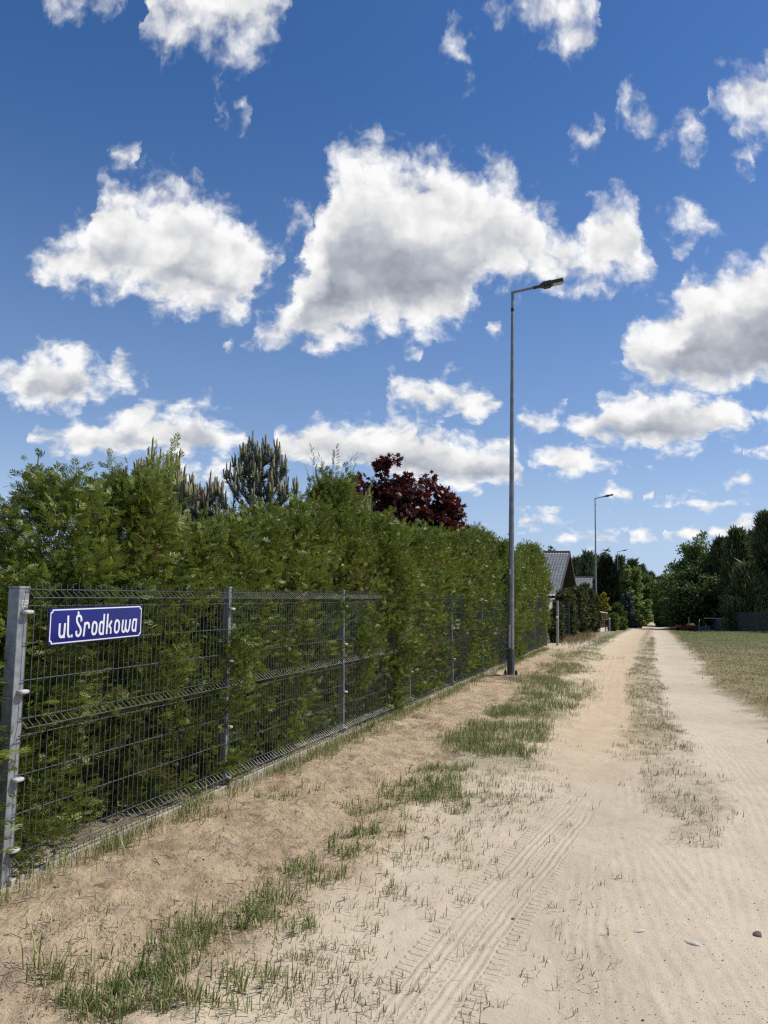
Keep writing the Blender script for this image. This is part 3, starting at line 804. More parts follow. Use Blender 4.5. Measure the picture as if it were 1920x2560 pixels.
def build_fence():
    root = empty('wire_mesh_fence', FP(0, 0, -0.06))
    tag(root, 'grey welded wire mesh fence on steel posts in front of the long green hedge', 'fence')
    inv = Matrix.Translation(-Vector(root.location))
    def part(mb, name, mat, parent=None, **kw):
        o = mb.build(name, mat, None, **kw)
        o.data.transform(inv)
        o.parent = parent or root
        return o
    vh = [-0.012, 0.014, 0.050, 0.086, 0.714, 0.750, 0.786, 1.414, 1.450, 1.486, 1.530]
    vo = [0, 0, 0.046, 0, 0, 0.046, 0, 0, 0.046, 0, 0]
    hor = [(0.004, -0.005), (0.050, 0.041), (0.096, -0.005), (0.30, -0.005), (0.50, -0.005), (0.704, -0.005), (0.750, 0.041), (0.796, -0.005),
           (1.00, -0.005), (1.20, -0.005), (1.404, -0.005), (1.450, 0.041), (1.496, -0.005)]
    for i in range(len(POST_T) - 1):
        a, b = POST_T[i] + 0.006, POST_T[i + 1] - 0.006
        mb = MB()
        sides = 5 if i < 3 else 4
        nv = int((b - a) / 0.05)
        for k in range(nv + 1):
            t = a + 0.01 + k * 0.05
            if t > b: break
            mb.tube([FP(t, o_, h_) for h_, o_ in zip(vh, vo)], 0.0025 if i < 3 else 0.0028, sides, cap=i < 2)
        for h_, o_ in hor:
            mb.tube([FP(a, o_, h_), FP((a + b) / 2, o_, h_), FP(b, o_, h_)], 0.0031, sides)
        part(mb, 'wire_panel', M['wire'])
        # concrete plinth board under the panel
        mb = MB()
        jz = 0.012 * math.sin(i * 2.1)
        mb.prism([(0.0, 0.0), (b - a + 0.006, 0.0), (b - a + 0.006, 0.26 + jz), (0.0, 0.26 + jz)], FP(a - 0.003, -0.052, -0.285), EX3, EU3, EN3, 0.062)
        part(mb, 'plinth_board', M['concrete'], bevel=0.006)
    for i, t in enumerate(POST_T):
        w, dep = (0.076, 0.076) if i == 0 else (0.042, 0.060)
        mb = MB()
        c0, c1 = FP(t, -0.016 - dep / 2, -0.32), FP(t, -0.016 - dep / 2, 1.50 if i == 0 else 1.53)
        mb.frustum(c0, (w / 2, dep / 2), c1, (w / 2, dep / 2), EX3, EN3)
        post = part(mb, 'post', M['galv'], bevel=0.004)
        mb = MB()
        mb.frustum(c1, (w / 2 + 0.003, dep / 2 + 0.003), c1 + EU3 * 0.012, (w / 2 + 0.001, dep / 2 + 0.001), EX3, EN3)
        part(mb, 'cap', M['galv'], post)
        if i == 0:
            st = px_to_fence(61, 1497, -0.0155)
            mb = MB()
            mb.prism([(-0.026, -0.026), (0.018, -0.026), (0.018, 0.022), (-0.026, 0.022)], FP(t + 0.012, -0.0155, 1.415), EX3, EU3, EN3, 0.0012)
            sk = part(mb, 'sticker', M['paper'], post)
            for r_ in range(5):
                mb.__init__()
                mb.prism([(-0.022, 0.0), (0.012, 0.0), (0.012, 0.002), (-0.022, 0.002)], FP(t + 0.012, -0.0141, 1.396 + r_ * 0.008), EX3, EU3, EN3, 0.0004)
                part(mb, 'print_line', M['ink'], post)
        if i < 7:
            for hc in ((1.37, 0.94, 0.48, 0.12) if i == 0 else (1.36, 0.94, 0.42, 0.03)):
                L, Hh = (0.034, 0.0125) if i == 0 else (0.028, 0.0115)
                off = 0.014 if i == 0 else 0.0
                mb = MB()
                out = []
                for k in range(16):
                    th = 2 * math.pi * k / 16
                    out.append((L * np.sign(math.cos(th)) * abs(math.cos(th)) ** 0.6, Hh * np.sign(math.sin(th)) * abs(math.sin(th)) ** 0.7))
                rings = [(-0.018, 0.92), (0.004, 1.0), (0.016, 0.93), (0.023, 0.72), (0.026, 0.4)]
                V = [FP(t + off, 0, hc) + EX3 * a * s + EU3 * b * s + EN3 * z for z, s in rings for a, b in out]
                Fc = []
                for r_ in range(len(rings) - 1):
                    for k in range(16):
                        k2 = (k + 1) % 16
                        Fc.append((r_ * 16 + k, r_ * 16 + k2, (r_ + 1) * 16 + k2, (r_ + 1) * 16 + k))
                Fc.append(tuple((len(rings) - 1) * 16 + k for k in range(16)))
                Fc.append(tuple(reversed(range(16))))
                mb.add(V, Fc)
                nf0 = len(mb.f)
                hx = FP(t + off, 0, hc) + EX3 * L * 0.45
                mb.prism([(0.0055 * math.cos(2 * math.pi * k / 8), 0.0055 * math.sin(2 * math.pi * k / 8)) for k in range(8)], hx + EN3 * 0.012, EX3, EU3, EN3, 0.0125)  # black disc paints the shade inside the clip's hole
                o = part(mb, 'clip', M['clip'], post, smooth=False)
                o.data.materials.append(M['black'])
                mi = np.zeros(len(o.data.polygons), np.int32); mi[nf0:] = 1
                o.data.polygons.foreach_set('material_index', mi)
                sm = np.ones(len(o.data.polygons), bool); sm[nf0:] = False
                o.data.polygons.foreach_set('use_smooth', sm)
build_fence()

# ------------------------------------------------------------------ street name sign
def build_sign():
    OUT = 0.052
    c = [px_to_fence(x, y, OUT) for x, y in ((125, 1522), (354, 1516), (353, 1588), (123, 1614))]
    t0 = (c[0][0] + c[3][0]) / 2; t1 = (c[1][0] + c[2][0]) / 2
    h1 = (c[0][1] + c[1][1]) / 2; h0 = (c[2][1] + c[3][1]) / 2
    tilt = (c[1][1] - c[0][1] + c[2][1] - c[3][1]) / 2 / (t1 - t0)
    ex = EX3 + EU3 * tilt; ex /= np.linalg.norm(ex)
    org = FP((t0 + t1) / 2, OUT, (h0 + h1) / 2)
    W, H = t1 - t0, h1 - h0
    root = empty('street_sign', org - EN3 * 0.008)
    tag(root, 'blue enamel street name sign with white lettering hung on the wire fence', 'sign')
    inv = Matrix.Translation(-Vector(root.location))
    def part(mb, name, mat, parent=None, **kw):
        o = mb.build(name, mat, None, **kw); o.data.transform(inv); o.parent = parent or root
        return o
    def chamf(w, h, r, inner=True):
        pts = []
        for sx, sy, a0 in ((1, 1, 0), (-1, 1, 90), (-1, -1, 180), (1, -1, 270)):
            cx, cy = sx * w / 2, sy * h / 2
            # concave quarter circles at the corners
            arc = [(cx - sx * r * math.cos(math.radians(a)), cy - sy * r * math.sin(math.radians(a))) for a in (90, 67, 45, 22, 0)]
            arc = [(cx - sx * r * math.cos(math.radians(a)), cy - sy * r * math.sin(math.radians(a))) for a in (0, 22, 45, 67, 90)]
            if sx * sy > 0: arc = [(cx, cy - sy * r)] + [(cx - sx * r * math.sin(math.radians(a)), cy - sy * r * math.cos(math.radians(a))) for a in (22, 45, 67)] + [(cx - sx * r, cy)]
            else: arc = [(cx - sx * r, cy)] + [(cx - sx * r * math.cos(math.radians(a)), cy - sy * r * math.sin(math.radians(a))) for a in (22, 45, 67)][::1] + [(cx, cy - sy * r)]
            pts += arc
        return pts
    # shallow pan-shaped plate with a slightly domed face
    e = 0.006
    mb = MB()
    mb.frustum(org - EN3 * 0.012, (W / 2 + e, H / 2 + e), org - EN3 * 0.002, (W / 2 + e, H / 2 + e), ex, EU3)
    part(mb, 'back_plate', M['enamel_edge'], bevel=0.003)
    nx, ny = 24, 8
    V = []; Fc = []
    for j in range(ny + 1):
        for i in range(nx + 1):
            a, b = -1 + 2 * i / nx, -1 + 2 * j / ny
            z = -0.0015 + 0.004 * (1 - abs(a) ** 6) * (1 - abs(b) ** 4)
            V.append(org + ex * a * (W / 2 + 0.004) + EU3 * b * (H / 2 + 0.004) + EN3 * z)
    for j in range(ny):
        for i in range(nx):
            p = j * (nx + 1) + i
            Fc.append((p, p + 1, p + nx + 2, p + nx + 1))
    mb = MB(); mb.add(V, Fc)
    part(mb, 'face_plate', M['enamel'], smooth=True)
    def dome(a, b):
        return -0.0015 + 0.004 * (1 - abs(a / (W / 2)) ** 6 if abs(a) < W / 2 else 0.0) * (1 - abs(b / (H / 2)) ** 4 if abs(b) < H / 2 else 0.0)
    # white border line
    o1 = chamf(W - 0.002, H - 0.002, 0.016); o2 = chamf(W - 0.016, H - 0.016, 0.016)
    n = len(o1); V = []; Fc = []
    for (a, b), (a2, b2) in zip(o1, o2):
        V += [org + ex * a + EU3 * b + EN3 * (dome(a, b) + 0.0006), org + ex * a2 + EU3 * b2 + EN3 * (dome(a2, b2) + 0.0006)]
    for k in range(n):
        k2 = (k + 1) % n
        Fc.append((2 * k, 2 * k + 1, 2 * k2 + 1, 2 * k2))
    V2 = [v + EN3 * 0.0008 for v in V]
    mb = MB(); mb.add(V2, Fc)
    part(mb, 'border', M['enamel_white'])
    # hand-drawn letters: centre lines, in the pixels of an enlarged crop of the sign
    loop = lambda cx, cy: [(cx, cy - 92), (cx + 24, cy - 84), (cx + 37, cy - 52), (cx + 30, cy + 30), (cx + 18, cy + 76), (cx - 6, cy + 90), (cx - 29, cy + 78), (cx - 34, cy + 40), (cx - 26, cy - 40), (cx - 16, cy - 80), (cx, cy - 92)]
    G = {
     'u': [[(288, 405), (279, 550), (284, 592), (304, 610), (330, 600), (348, 575)], [(364, 402), (345, 622)]],
     'l': [[(413, 290), (404, 555), (410, 588), (424, 602), (440, 594)]],
     'full_stop': [[(466, 570), (460, 612)]],
     's': [[(604, 376), (607, 332), (596, 300), (570, 286), (546, 300), (536, 342), (543, 388), (566, 430), (590, 470), (598, 512), (589, 562), (564, 592), (540, 588), (528, 560), (531, 515)]],
     'accent': [[(566, 230), (565, 270)]],
     'r': [[(662, 388), (638, 598)], [(650, 450), (668, 410), (692, 394), (713, 406), (718, 440), (715, 480)]],
     'o': [loop(798, 478)],
     'd': [[(936, 402), (906, 380), (886, 396), (877, 450), (871, 520), (880, 556), (902, 566), (926, 546)], [(948, 264), (924, 574)]],
     'k': [[(1001, 262), (979, 564)], [(1056, 364), (1008, 458)], [(1016, 440), (1040, 480), (1038, 558)]],
     'o_': [loop(1132, 452)],
     'w': [[(1226, 350), (1208, 485), (1213, 522), (1232, 534), (1254, 514), (1270, 350)], [(1264, 480), (1271, 518), (1290, 528), (1311, 500), (1331, 342)]],
     'a': [[(1416, 356), (1388, 342), (1373, 372), (1362, 455), (1363, 500), (1378, 518), (1402, 500)], [(1426, 334), (1408, 530)]],
    }
    def smooth_pts(pts, closed):
        P = np.array(pts, float)
        if len(P) < 4: return P
        for _ in range(2):
            Q = [P[0]]
            for a, b in zip(P[:-1], P[1:]):
                Q += [a * 0.75 + b * 0.25, a * 0.25 + b * 0.75]
            Q.append(P[-1]); P = np.array(Q)
        return P
    lift = 0.0016
    for gname, strokes in G.items():
        mb = MB()
        for si, st in enumerate(strokes):
            closed = st[0] == st[-1]
            P = []
            for x, y in smooth_pts(st, closed):
                tt, hh = px_to_fence(100 + x / 5.925, 1490 + y / 5.925, OUT)
                P.append((tt - (t0 + t1) / 2, hh - (h0 + h1) / 2 - tilt * (tt - (t0 + t1) / 2)))
            P = np.array(P)
            tan = np.gradient(P, axis=0)
            if closed:
                tan[0] = tan[-1] = P[1] - P[-2]
            tan /= np.linalg.norm(tan, axis=1)[:, None] + 1e-9
            nr = np.stack([-tan[:, 1], tan[:, 0]], 1)
            hw = 0.0072
            z = lift + si * 0.0004
            A, B = P + nr * hw, P - nr * hw
            V = []
            for a, b in zip(A, B):
                for q, dz in ((a, z), (b, z), (a, z - 0.0016), (b, z - 0.0016)):
                    V.append(org + ex * q[0] + EU3 * q[1] + EN3 * (dome(q[0], q[1]) + dz))
            Fc = []
            for i in range(len(P) - 1):
                p, r_ = 4 * i, 4 * (i + 1)
                Fc += [(p, p + 1, r_ + 1, r_), (p + 2, p, r_, r_ + 2), (p + 1, p + 3, r_ + 3, r_ + 1)]
            mb.add(V, Fc)
        part(mb, 'letter_' + gname.strip('_') if gname not in ('full_stop', 'accent') else gname, M['enamel_white'])
build_sign()

# ------------------------------------------------------------------ street lamps
def build_lamp():
    root = empty('street_lamp', (0, 0, 0))
    mb = MB(); mb.tube([(0, 0, 0.0), (0, 0, 0.50)], [0.0765, 0.0745], 8)
    link('dark_foot', mb.mesh('dark_foot'), M['lamp_foot'], root)
    mb = MB()
    zs = [0.501, 2.5, 5.0, 7.55]
    mb.tube([(0, 0, z) for z in zs], [0.0725 - 0.0055 * z for z in zs], 8)
    link('pole', mb.mesh('pole'), M['galv_lamp'], root)
    mb = MB(); mb.tube([(0, 0, 7.551), (0, 0, 7.62)], [0.036, 0.036], 8)
    link('collar', mb.mesh('collar'), M['black'], root)
    # bracket: short riser and rising arm (points along +x)
    mb = MB(); mb.tube([(0, 0, 7.621), (0, 0, 7.96)], [0.030, 0.029], 8)
    ang = math.radians(12)
    mb.tube([(-0.028, 0, 7.972), (0.46, 0, 7.976 + 0.46 * math.tan(ang))], [0.029, 0.026], 8)
    link('bracket_arm', mb.mesh('bracket_arm'), M['galv_lamp'], root)
    # luminaire
    head = empty('luminaire', (0.46, 0, 7.976 + 0.46 * math.tan(ang))); head.parent = root
    head.rotation_euler = (0, -ang, 0)
    mb = MB(); mb.tube([(-0.03, 0, 0), (0.13, 0, 0.0)], [0.036, 0.034], 10)
    link('spigot', mb.mesh('spigot'), M['led'], head)
    outl = [(0.131, -0.045), (0.20, -0.095), (0.36, -0.105), (0.375, -0.09), (0.60, -0.085), (0.61, -0.075), (0.61, 0.075), (0.60, 0.085), (0.375, 0.09), (0.36, 0.105), (0.20, 0.095), (0.131, 0.045)]
    mb = MB(); mb.prism(outl, (0, 0, -0.030), (1, 0, 0), (0, 1, 0), (0, 0, 1), 0.075)
    mb.prism([(0.20, -0.07), (0.34, -0.07), (0.34, 0.07), (0.20, 0.07)], (0, 0, -0.062), (1, 0, 0), (0, 1, 0), (0, 0, 1), 0.0315)
    link('housing', mb.mesh('housing'), M['led'], head)
    mb = MB()
    for k in range(6):
        mb.box((0.19 + k * 0.027, -0.075, 0.0455), (0.20 + k * 0.027, 0.075, 0.070))
    link('cooling_fins', mb.mesh('cooling_fins'), M['led'], head)
    mb = MB(); mb.box((0.385, -0.072, -0.0345), (0.595, 0.072, -0.0305))
    link('lens', mb.mesh('lens'), M['lens'], head)
    # foot plate, bolts with black caps
    mb = MB(); mb.box((-0.14, -0.14, -0.06), (0.14, 0.14, -0.002))
    link('foot_plate', mb.mesh('foot_plate'), M['concrete'], root)
    for sx in (-1, 1):
        for sy in (-1, 1):
            mb = MB(); mb.tube([(sx * 0.105, sy * 0.105, -0.001), (sx * 0.105, sy * 0.105, 0.055), (sx * 0.105, sy * 0.105, 0.082)], [0.024, 0.022, 0.012], 8)
            link('bolt_cap', mb.mesh('bolt_cap'), M['black'], root)
    # stickers on the faces towards the viewer
    mb = MB(); mb.box((-0.045, -0.0690, 0.53), (-0.005, -0.0672, 0.98))
    link('information_strip', mb.mesh('information_strip'), M['paper'], root)
    mb = MB(); mb.prism([(-0.040, 0.86), (-0.010, 0.86), (-0.010, 0.885), (-0.025, 0.915), (-0.040, 0.885)], (0, -0.0692, 0), (1, 0, 0), (0, 0, 1), (0, -1, 0), 0.001)
    link('warning_sticker', mb.mesh('warning_sticker'), M['sticker_yellow'], root)
    mb = MB(); mb.box((-0.04, -0.0605, 1.98), (0.0, -0.0592, 2.10))
    link('number_sticker', mb.mesh('number_sticker'), M['paper'], root)
    return root

def copy_tree(o, parent=None):
    c = o.copy(); COL.objects.link(c)
    c.parent = parent
    for ch in o.children:
        copy_tree(ch, c)
    return c

lamp0 = build_lamp()
LB = ground_pt(1277, 1690)
lamp_specs = [((LB[0], LB[1]), 'tall grey street lamp nearest the viewer, standing beside the hedge end panel'),
              ((ray(1491, 1582)[0] * 46.5, 46.5), 'second grey street lamp, standing beside the brown hedge and red pickets'),
              ((ray(1544, 1387)[0] * 86, 86.0), 'third grey street lamp, rising behind the dark round shrubs'),
              ((ray(1566, 1439)[0] * 130, 130.0), 'farthest grey street lamp, almost lost against the pale birch')]
for i, ((x, y), lab) in enumerate(lamp_specs):
    o = lamp0 if i == 0 else copy_tree(lamp0)
    o.location = (x, y, float(gz(x, y)) + 0.02)
    o.rotation_euler = (0, 0, -0.12 if i == 0 else -0.2)
    tag(o, lab, 'street lamp', 'street lamps along the lane')

# ------------------------------------------------------------------ foliage templates
def frond_template(nside=6, seed=0):
    """flat feathered spray, 1 long, along +y"""
    r = random.Random(seed)
    V = []; Fc = []
    def kite(x0, y0, x1, y1, w):
        dx, dy = x1 - x0, y1 - y0; L = math.hypot(dx, dy) + 1e-9
        nx, ny = -dy / L * w, dx / L * w
        b = len(V)
        mx, my = x0 + dx * 0.55, y0 + dy * 0.55
        V.extend([(x0, y0), (mx + nx, my + ny), (x1, y1), (mx - nx, my - ny)])
        Fc.append((b, b + 3, b + 2, b + 1))
    kite(0, 0, 0.0, 1.0, 0.030)
    for i in range(nside):
        for sd in (-1, 1):
            y = 0.12 + 0.72 * (i + (0.25 if sd > 0 else 0.0)) / nside + r.uniform(-0.03, 0.03)
            L = (0.50 - 0.34 * (i / nside)) * r.uniform(0.8, 1.2)
            a = math.radians(r.uniform(24, 46))
            kite(0, y, sd * L * math.sin(a), y + L * math.cos(a), 0.034)
    V = np.array([(x, y, -0.22 * y * y - 0.25 * abs(x) ** 1.5 + r.uniform(-0.02, 0.02)) for x, y in V])
    return V, np.array(Fc)
FRONDS = [frond_template(6, s) for s in range(4)]

def prof(t, top=0.22):
    return np.minimum(1.0, 0.92 + 0.4 * t) * (1 - sstep(t, 0.55, 1.08) * (1 - top))

def thuja_mesh(name, H, R, seed, dens=112, per=38, top=0.25, shoots=4, size=(0.055, 0.125), shoot_len=(0.2, 0.45)):
    g = np.random.default_rng(seed)
    nb = int(dens * H)
    t = g.uniform(0, 1, nb) ** 1.18
    ph = g.uniform(0, 2 * math.pi, nb)
    f = g.beta(5.0, 1.4, nb)
    f = np.where(g.uniform(size=nb) < 0.10, g.uniform(0.1, 0.8, nb), f)
    lump = 1 + 0.16 * fbm(ph * 1.3, t * H * 2.0, 1.0, 2, 0.5, seed) + 0.10 * g.normal(size=nb)
    hole = fbm(ph * 1.1 + seed, t * H * 2.6, 1.0, 2, 0.5, seed + 7)
    rad = R * prof(t, top) * f * lump * np.where(hole < -0.12 - 0.25 * t, 0.55, 1.0)
    c = np.stack([np.cos(ph) * rad, np.sin(ph) * rad, 0.06 + t * (H - 0.12)], 1)
    upw = 0.85 + 0.8 * sstep(t, 0.7, 1.0)
    bd = np.stack([np.cos(ph), np.sin(ph), upw], 1); bd /= np.linalg.norm(bd, axis=1)[:, None]
    n = nb * per
    ci = np.repeat(np.arange(nb), per)
    sp = np.array([0.058, 0.058, 0.070])
    T = c[ci] + g.normal(size=(n, 3)) * sp + bd[ci] * g.uniform(-0.10, 0.08, (n, 1))
    T[:, 2] = np.maximum(T[:, 2], 0.02)
    D = bd[ci] + g.normal(size=(n, 3)) * 0.50
    hint = g.normal(size=(n, 3)) * np.array([1, 1, 0.55])
    S = g.uniform(size[0], size[1], n)
    rn = np.clip(0.5 + 0.22 * g.normal(size=nb)[ci] + 0.2 * g.normal(size=n), 0, 0.93)
    rn = np.where((g.uniform(size=nb) < 0.035)[ci], 0.99, rn)
    # upright leading shoots
    eT, eD, eS, eH = [], [], [], []
    for k in range(shoots):
        a = g.uniform(0, 6.28); rr = R * top * g.uniform(0, 1.5)
        b = np.array([math.cos(a) * rr, math.sin(a) * rr, H * g.uniform(0.88, 0.96)])
        L = g.uniform(*shoot_len); lean = np.array([math.cos(a), math.sin(a), 0]) * 0.22
        pd = g.normal(size=3) * np.array([1, 1, 0.1])
        for j in range(int(L / 0.035)):
            q = j / (L / 0.035)
            p = b + (np.array([0, 0, 1]) + lean) * L * q
            for sd in (-1, 1):
                sdv = np.array([math.cos(a + 1.57 * sd + g.uniform(-.5, .5)), math.sin(a + 1.57 * sd + g.uniform(-.5, .5)), 0])
                eT.append(p); eD.append(sdv * 0.75 + np.array([0, 0, 0.9]) + g.normal(size=3) * 0.15); eS.append((0.13 - 0.075 * q) * g.uniform(0.8, 1.2)); eH.append(pd)
        eT.append(b + (np.array([0, 0, 1]) + lean) * L * 0.92); eD.append(np.array([0, 0, 1.0]) + lean); eS.append(0.10); eH.append(pd)
    if eT:
        T = np.concatenate([T, eT]); D = np.concatenate([D, eD]); S = np.concatenate([S, eS]); hint = np.concatenate([hint, eH]); rn = np.concatenate([rn, np.full(len(eT), 0.75)])
    Rm = rot_frames(D, hint)
    which = g.integers(0, len(FRONDS), len(T))
    Vs, Fs, Rs = [], [], []; off = 0
    for w in range(len(FRONDS)):
        k = which == w
        v, fc, r_ = scatter(FRONDS[w][0], FRONDS[w][1], Rm[k], T[k], S[k], rn[k])
        Vs.append(v); Fs.append(fc + off); Rs.append(r_); off += len(v)
    return mesh_np(name, np.concatenate(Vs), [np.concatenate(Fs)], np.concatenate(Rs))

def trunk_mesh(name, H, r0, seed, limbs=0):
    g = random.Random(seed)
    mb = MB()
    pts = [(0.03 * H * 0.1 * math.sin(k * 1.3 + seed), 0.03 * H * 0.1 * math.cos(k * 1.7 + seed), H * k / 5 - 0.05) for k in range(6)]
    mb.tube(pts, [r0 * (1 - 0.80 * k / 5) for k in range(6)], 7)
    for _ in range(limbs):
        z = g.uniform(0.25, 0.85) * H; a = g.uniform(0, 6.28); L = H * g.uniform(0.07, 0.125)
        mb.tube([(0, 0, z), (math.cos(a) * L * .5, math.sin(a) * L * .5, z + L * .35), (math.cos(a) * L, math.sin(a) * L, z + L * .8)], [r0 * .4, r0 * .25, r0 * .08], 5)
    return mb.mesh(name, True)

# ------------------------------------------------------------------ the hedge: a row of arborvitae
HEDGE_OUT = -0.54
VAR = [thuja_mesh('crown', 2.8, 0.50, 100 + i, shoots=(3, 2, 2, 11)[i], top=(0.45, 0.55, 0.5, 0.30)[i], shoot_len=((0.15, 0.3), (0.1, 0.25), (0.1, 0.25), (0.28, 0.55))[i]) for i in range(4)]
THUJA_TRUNK = trunk_mesh('trunk', 2.5, 0.05, 3, limbs=26)
# crown tops read from the photograph: (column, row) -> height of the tree whose trunk stands there
OUTLINE = [(-900, 1330), (-120, 1310), (0, 1290), (60, 1250), (110, 1240), (170, 1150), (225, 1085), (290, 1050), (340, 1085), (400, 1165), (450, 1225), (520, 1228), (600, 1212), (660, 1215), (720, 1180),
           (765, 1200), (810, 1130), (850, 1190), (890, 1245), (930, 1285), (980, 1302), (1040, 1310), (1100, 1318), (1150, 1322), (1190, 1318), (1225, 1350), (1250, 1395), (1280, 1400), (1320, 1362), (1350, 1385), (1385, 1440), (1400, 1455)]
def hedge_line(t):
    p = F0 + FD * t + FN * HEDGE_OUT
    return p
def col_of(x, y, z):
    dx, dy, dz = x, y, z - CZ
    c, s = math.cos(PITCH), math.sin(PITCH)
    d = dy * c + dz * s; v = -dy * s + dz * c
    a, b = dx / d * FPX, -v / d * FPX
    return 960 + a * math.cos(ROLL) - b * math.sin(ROLL), 1280 + a * math.sin(ROLL) + b * math.cos(ROLL)
trees = []
t = -0.9; k = 0
gr = random.Random(5)
while t < 23.4:
    p = hedge_line(t)
    x, y = p[0] + FN[0] * gr.uniform(-.06, .06), p[1] + FN[1] * gr.uniform(-.06, .06)
    zb = float(gz(x, y))
    cx, _ = col_of(x, y, 2.6)
    ry = np.interp(cx, [o[0] for o in OUTLINE], [o[1] for o in OUTLINE])
    d = ray(cx, ry); ztop = CZ + d[2] * y
    cut = float(np.interp(cx, [-200, 60, 130, 300, 420, 560, 740, 800, 860, 950, 1300], [0.80, 0.45, 0.30, 0.12, 0.34, 0.34, 0.34, 0.22, 0.26, 0.16, 0.04]))
    trees.append((t, x, y, zb, max(1.25, (ztop - zb) - cut), cx))
    t += 0.62 + 0.05 * math.sin(k * 2.3); k += 1
tall_left = min(trees, key=lambda q: abs(q[5] - 285))
spire = min(trees, key=lambda q: abs(q[5] - 808))
last = trees[-1]
through = [min(trees, key=lambda q: abs(q[5] - 890)), min(trees, key=lambda q: abs(q[5] - 1215))]
ORD = ('second', 'third', 'fourth', 'fifth', 'sixth', 'seventh', 'eighth', 'ninth', 'tenth', 'eleventh')
cnt = {}
for i, tr in enumerate(trees):
    t_, x, y, zb, Ht, cx = tr
    var = 3 if tr in (tall_left, spire) or Ht > 2.62 and cx < 900 else i % 3
    o = empty('arborvitae', (x, y, zb), gr.uniform(0, 6.28))
    cr = link('crown', VAR[var], M['thuja'], o)
    sc = Ht / 2.8
    w = gr.uniform(0.95, 1.12)
    cr.scale = (w, w, sc * 1.0)
    if t_ < 2.0: o.location = (x - FN[0] * 0.09, y - FN[1] * 0.09, zb)
    tk = link('trunk', THUJA_TRUNK, M['bark'], o)
    tk.scale = (1, 1, sc)
    if i == 0: cr.scale = (0.9, 0.9, sc)
    if tr in through:
        # this one has grown right through the fence
        o.location = (x + FN[0] * 0.26, y + FN[1] * 0.26, zb)
    if tr is tall_left: lab = 'tallest green arborvitae of the hedge, rising bushy behind the street sign'
    elif tr is spire: lab = 'green arborvitae with a slender pointed spire, left of the red maple'
    elif tr is last: lab = 'last green arborvitae of the hedge, beyond the tall lamp post'
    elif tr is through[0]: lab = 'green arborvitae bulging right through the wire fence, below the maple'
    elif tr is through[1]: lab = 'green arborvitae bulging through the fence just left of the lamp post'
    else:
        pi_ = sum(1 for q in POST_T if q <= t_) - 1
        if pi_ < 0: where = 'at the hedge corner, left of the thick corner post'
        elif pi_ == 0: where = 'behind the fence panel that carries the blue sign'
        else: where = 'behind the %s fence panel counted from the sign' % ORD[pi_ - 1]
        cnt[pi_] = cnt.get(pi_, 0) + 1
        lab = '%s green arborvitae %s' % (('nearest', 'second', 'third', 'fourth', 'fifth')[cnt[pi_] - 1], where)
    tag(o, lab, 'tree', 'arborvitae forming the long hedge')

# ------------------------------------------------------------------ other trees and shrubs
DIA = (np.array([(0, 0, 0), (0.32, 0.5, 0.06), (0, 1, 0), (-0.32, 0.5, 0.06)], float), np.array([(0, 1, 2, 3)]))
NEEDLE = (np.array([(-0.05, 0, 0), (0.05, 0, 0), (0, 1, 0)], float), np.array([(0, 1, 2)]))
def star_leaf():
    V = [(0, 0.42, 0.03)]
    tips = [(-0.18, 0.0), (-0.62, 0.22), (-0.50, 0.72), (0.0, 1.1), (0.50, 0.72), (0.62, 0.22), (0.18, 0.0)]
    out = []
    for i, p in enumerate(tips):
        out.append(p)
        if i < len(tips) - 1:
            q = tips[i + 1]
            out.append(((p[0] + q[0]) * 0.5 * 0.58, 0.42 + ((p[1] + q[1]) * 0.5 - 0.42) * 0.58))
    V += [(x, y, -0.12 * abs(x)) for x, y in out]
    n = len(out)
    return np.array(V, float), np.array([(0, 1 + (k + 1) % n, 1 + k) for k in range(n)])
STAR = star_leaf()

def clump_points(g, n, env, shell=0.55):
    """clump centres in the outer part of an ellipsoid env = (centre, radii)"""
    c, r = env
    v = g.normal(size=(n, 3)); v /= np.linalg.norm(v, axis=1)[:, None]
    f = shell + (1 - shell) * g.uniform(0, 1, n) ** 0.6
    return np.array(c) + v * np.array(r) * f[:, None]

def leaf_crown(name, g, envs, nclump, per, size, crad, tmpl=DIA, upbias=0.2, droop=0.0):
    """envs: ellipsoids; leaves gathered in clumps"""
    vol = np.array([e[1][0] * e[1][1] * e[1][2] for e in envs]) ** 0.66
    cs, rs = [], []
    for e, v in zip(envs, vol / vol.sum()):
        m = max(3, int(nclump * v))
        cs.append(clump_points(g, m, e)); rs.append(g.uniform(0.6, 1.3, m) * crad)
    c = np.concatenate(cs); rr = np.concatenate(rs); nb = len(c)
    ci = np.repeat(np.arange(nb), per); n = len(ci)
    v = g.normal(size=(n, 3)); v /= np.linalg.norm(v, axis=1)[:, None]
    v[:, 2] *= 0.75
    T = c[ci] + v * (rr[ci] * g.uniform(0.35, 1.05, n))[:, None]
    D = v * 0.7 + g.normal(size=(n, 3)) * 0.6 + np.array([0, 0, upbias - droop])
    hint = v + np.array([0, 0, 0.8]) + g.normal(size=(n, 3)) * 0.6
    S = g.uniform(0.7, 1.3, n) * size
    rn = np.clip(0.5 + 0.18 * g.normal(size=nb)[ci] + 0.18 * g.normal(size=n), 0, 1)
    V, F, R_ = scatter(tmpl[0], tmpl[1], rot_frames(D, hint), T, S, rn)
    return mesh_np(name, V, [F], R_), c

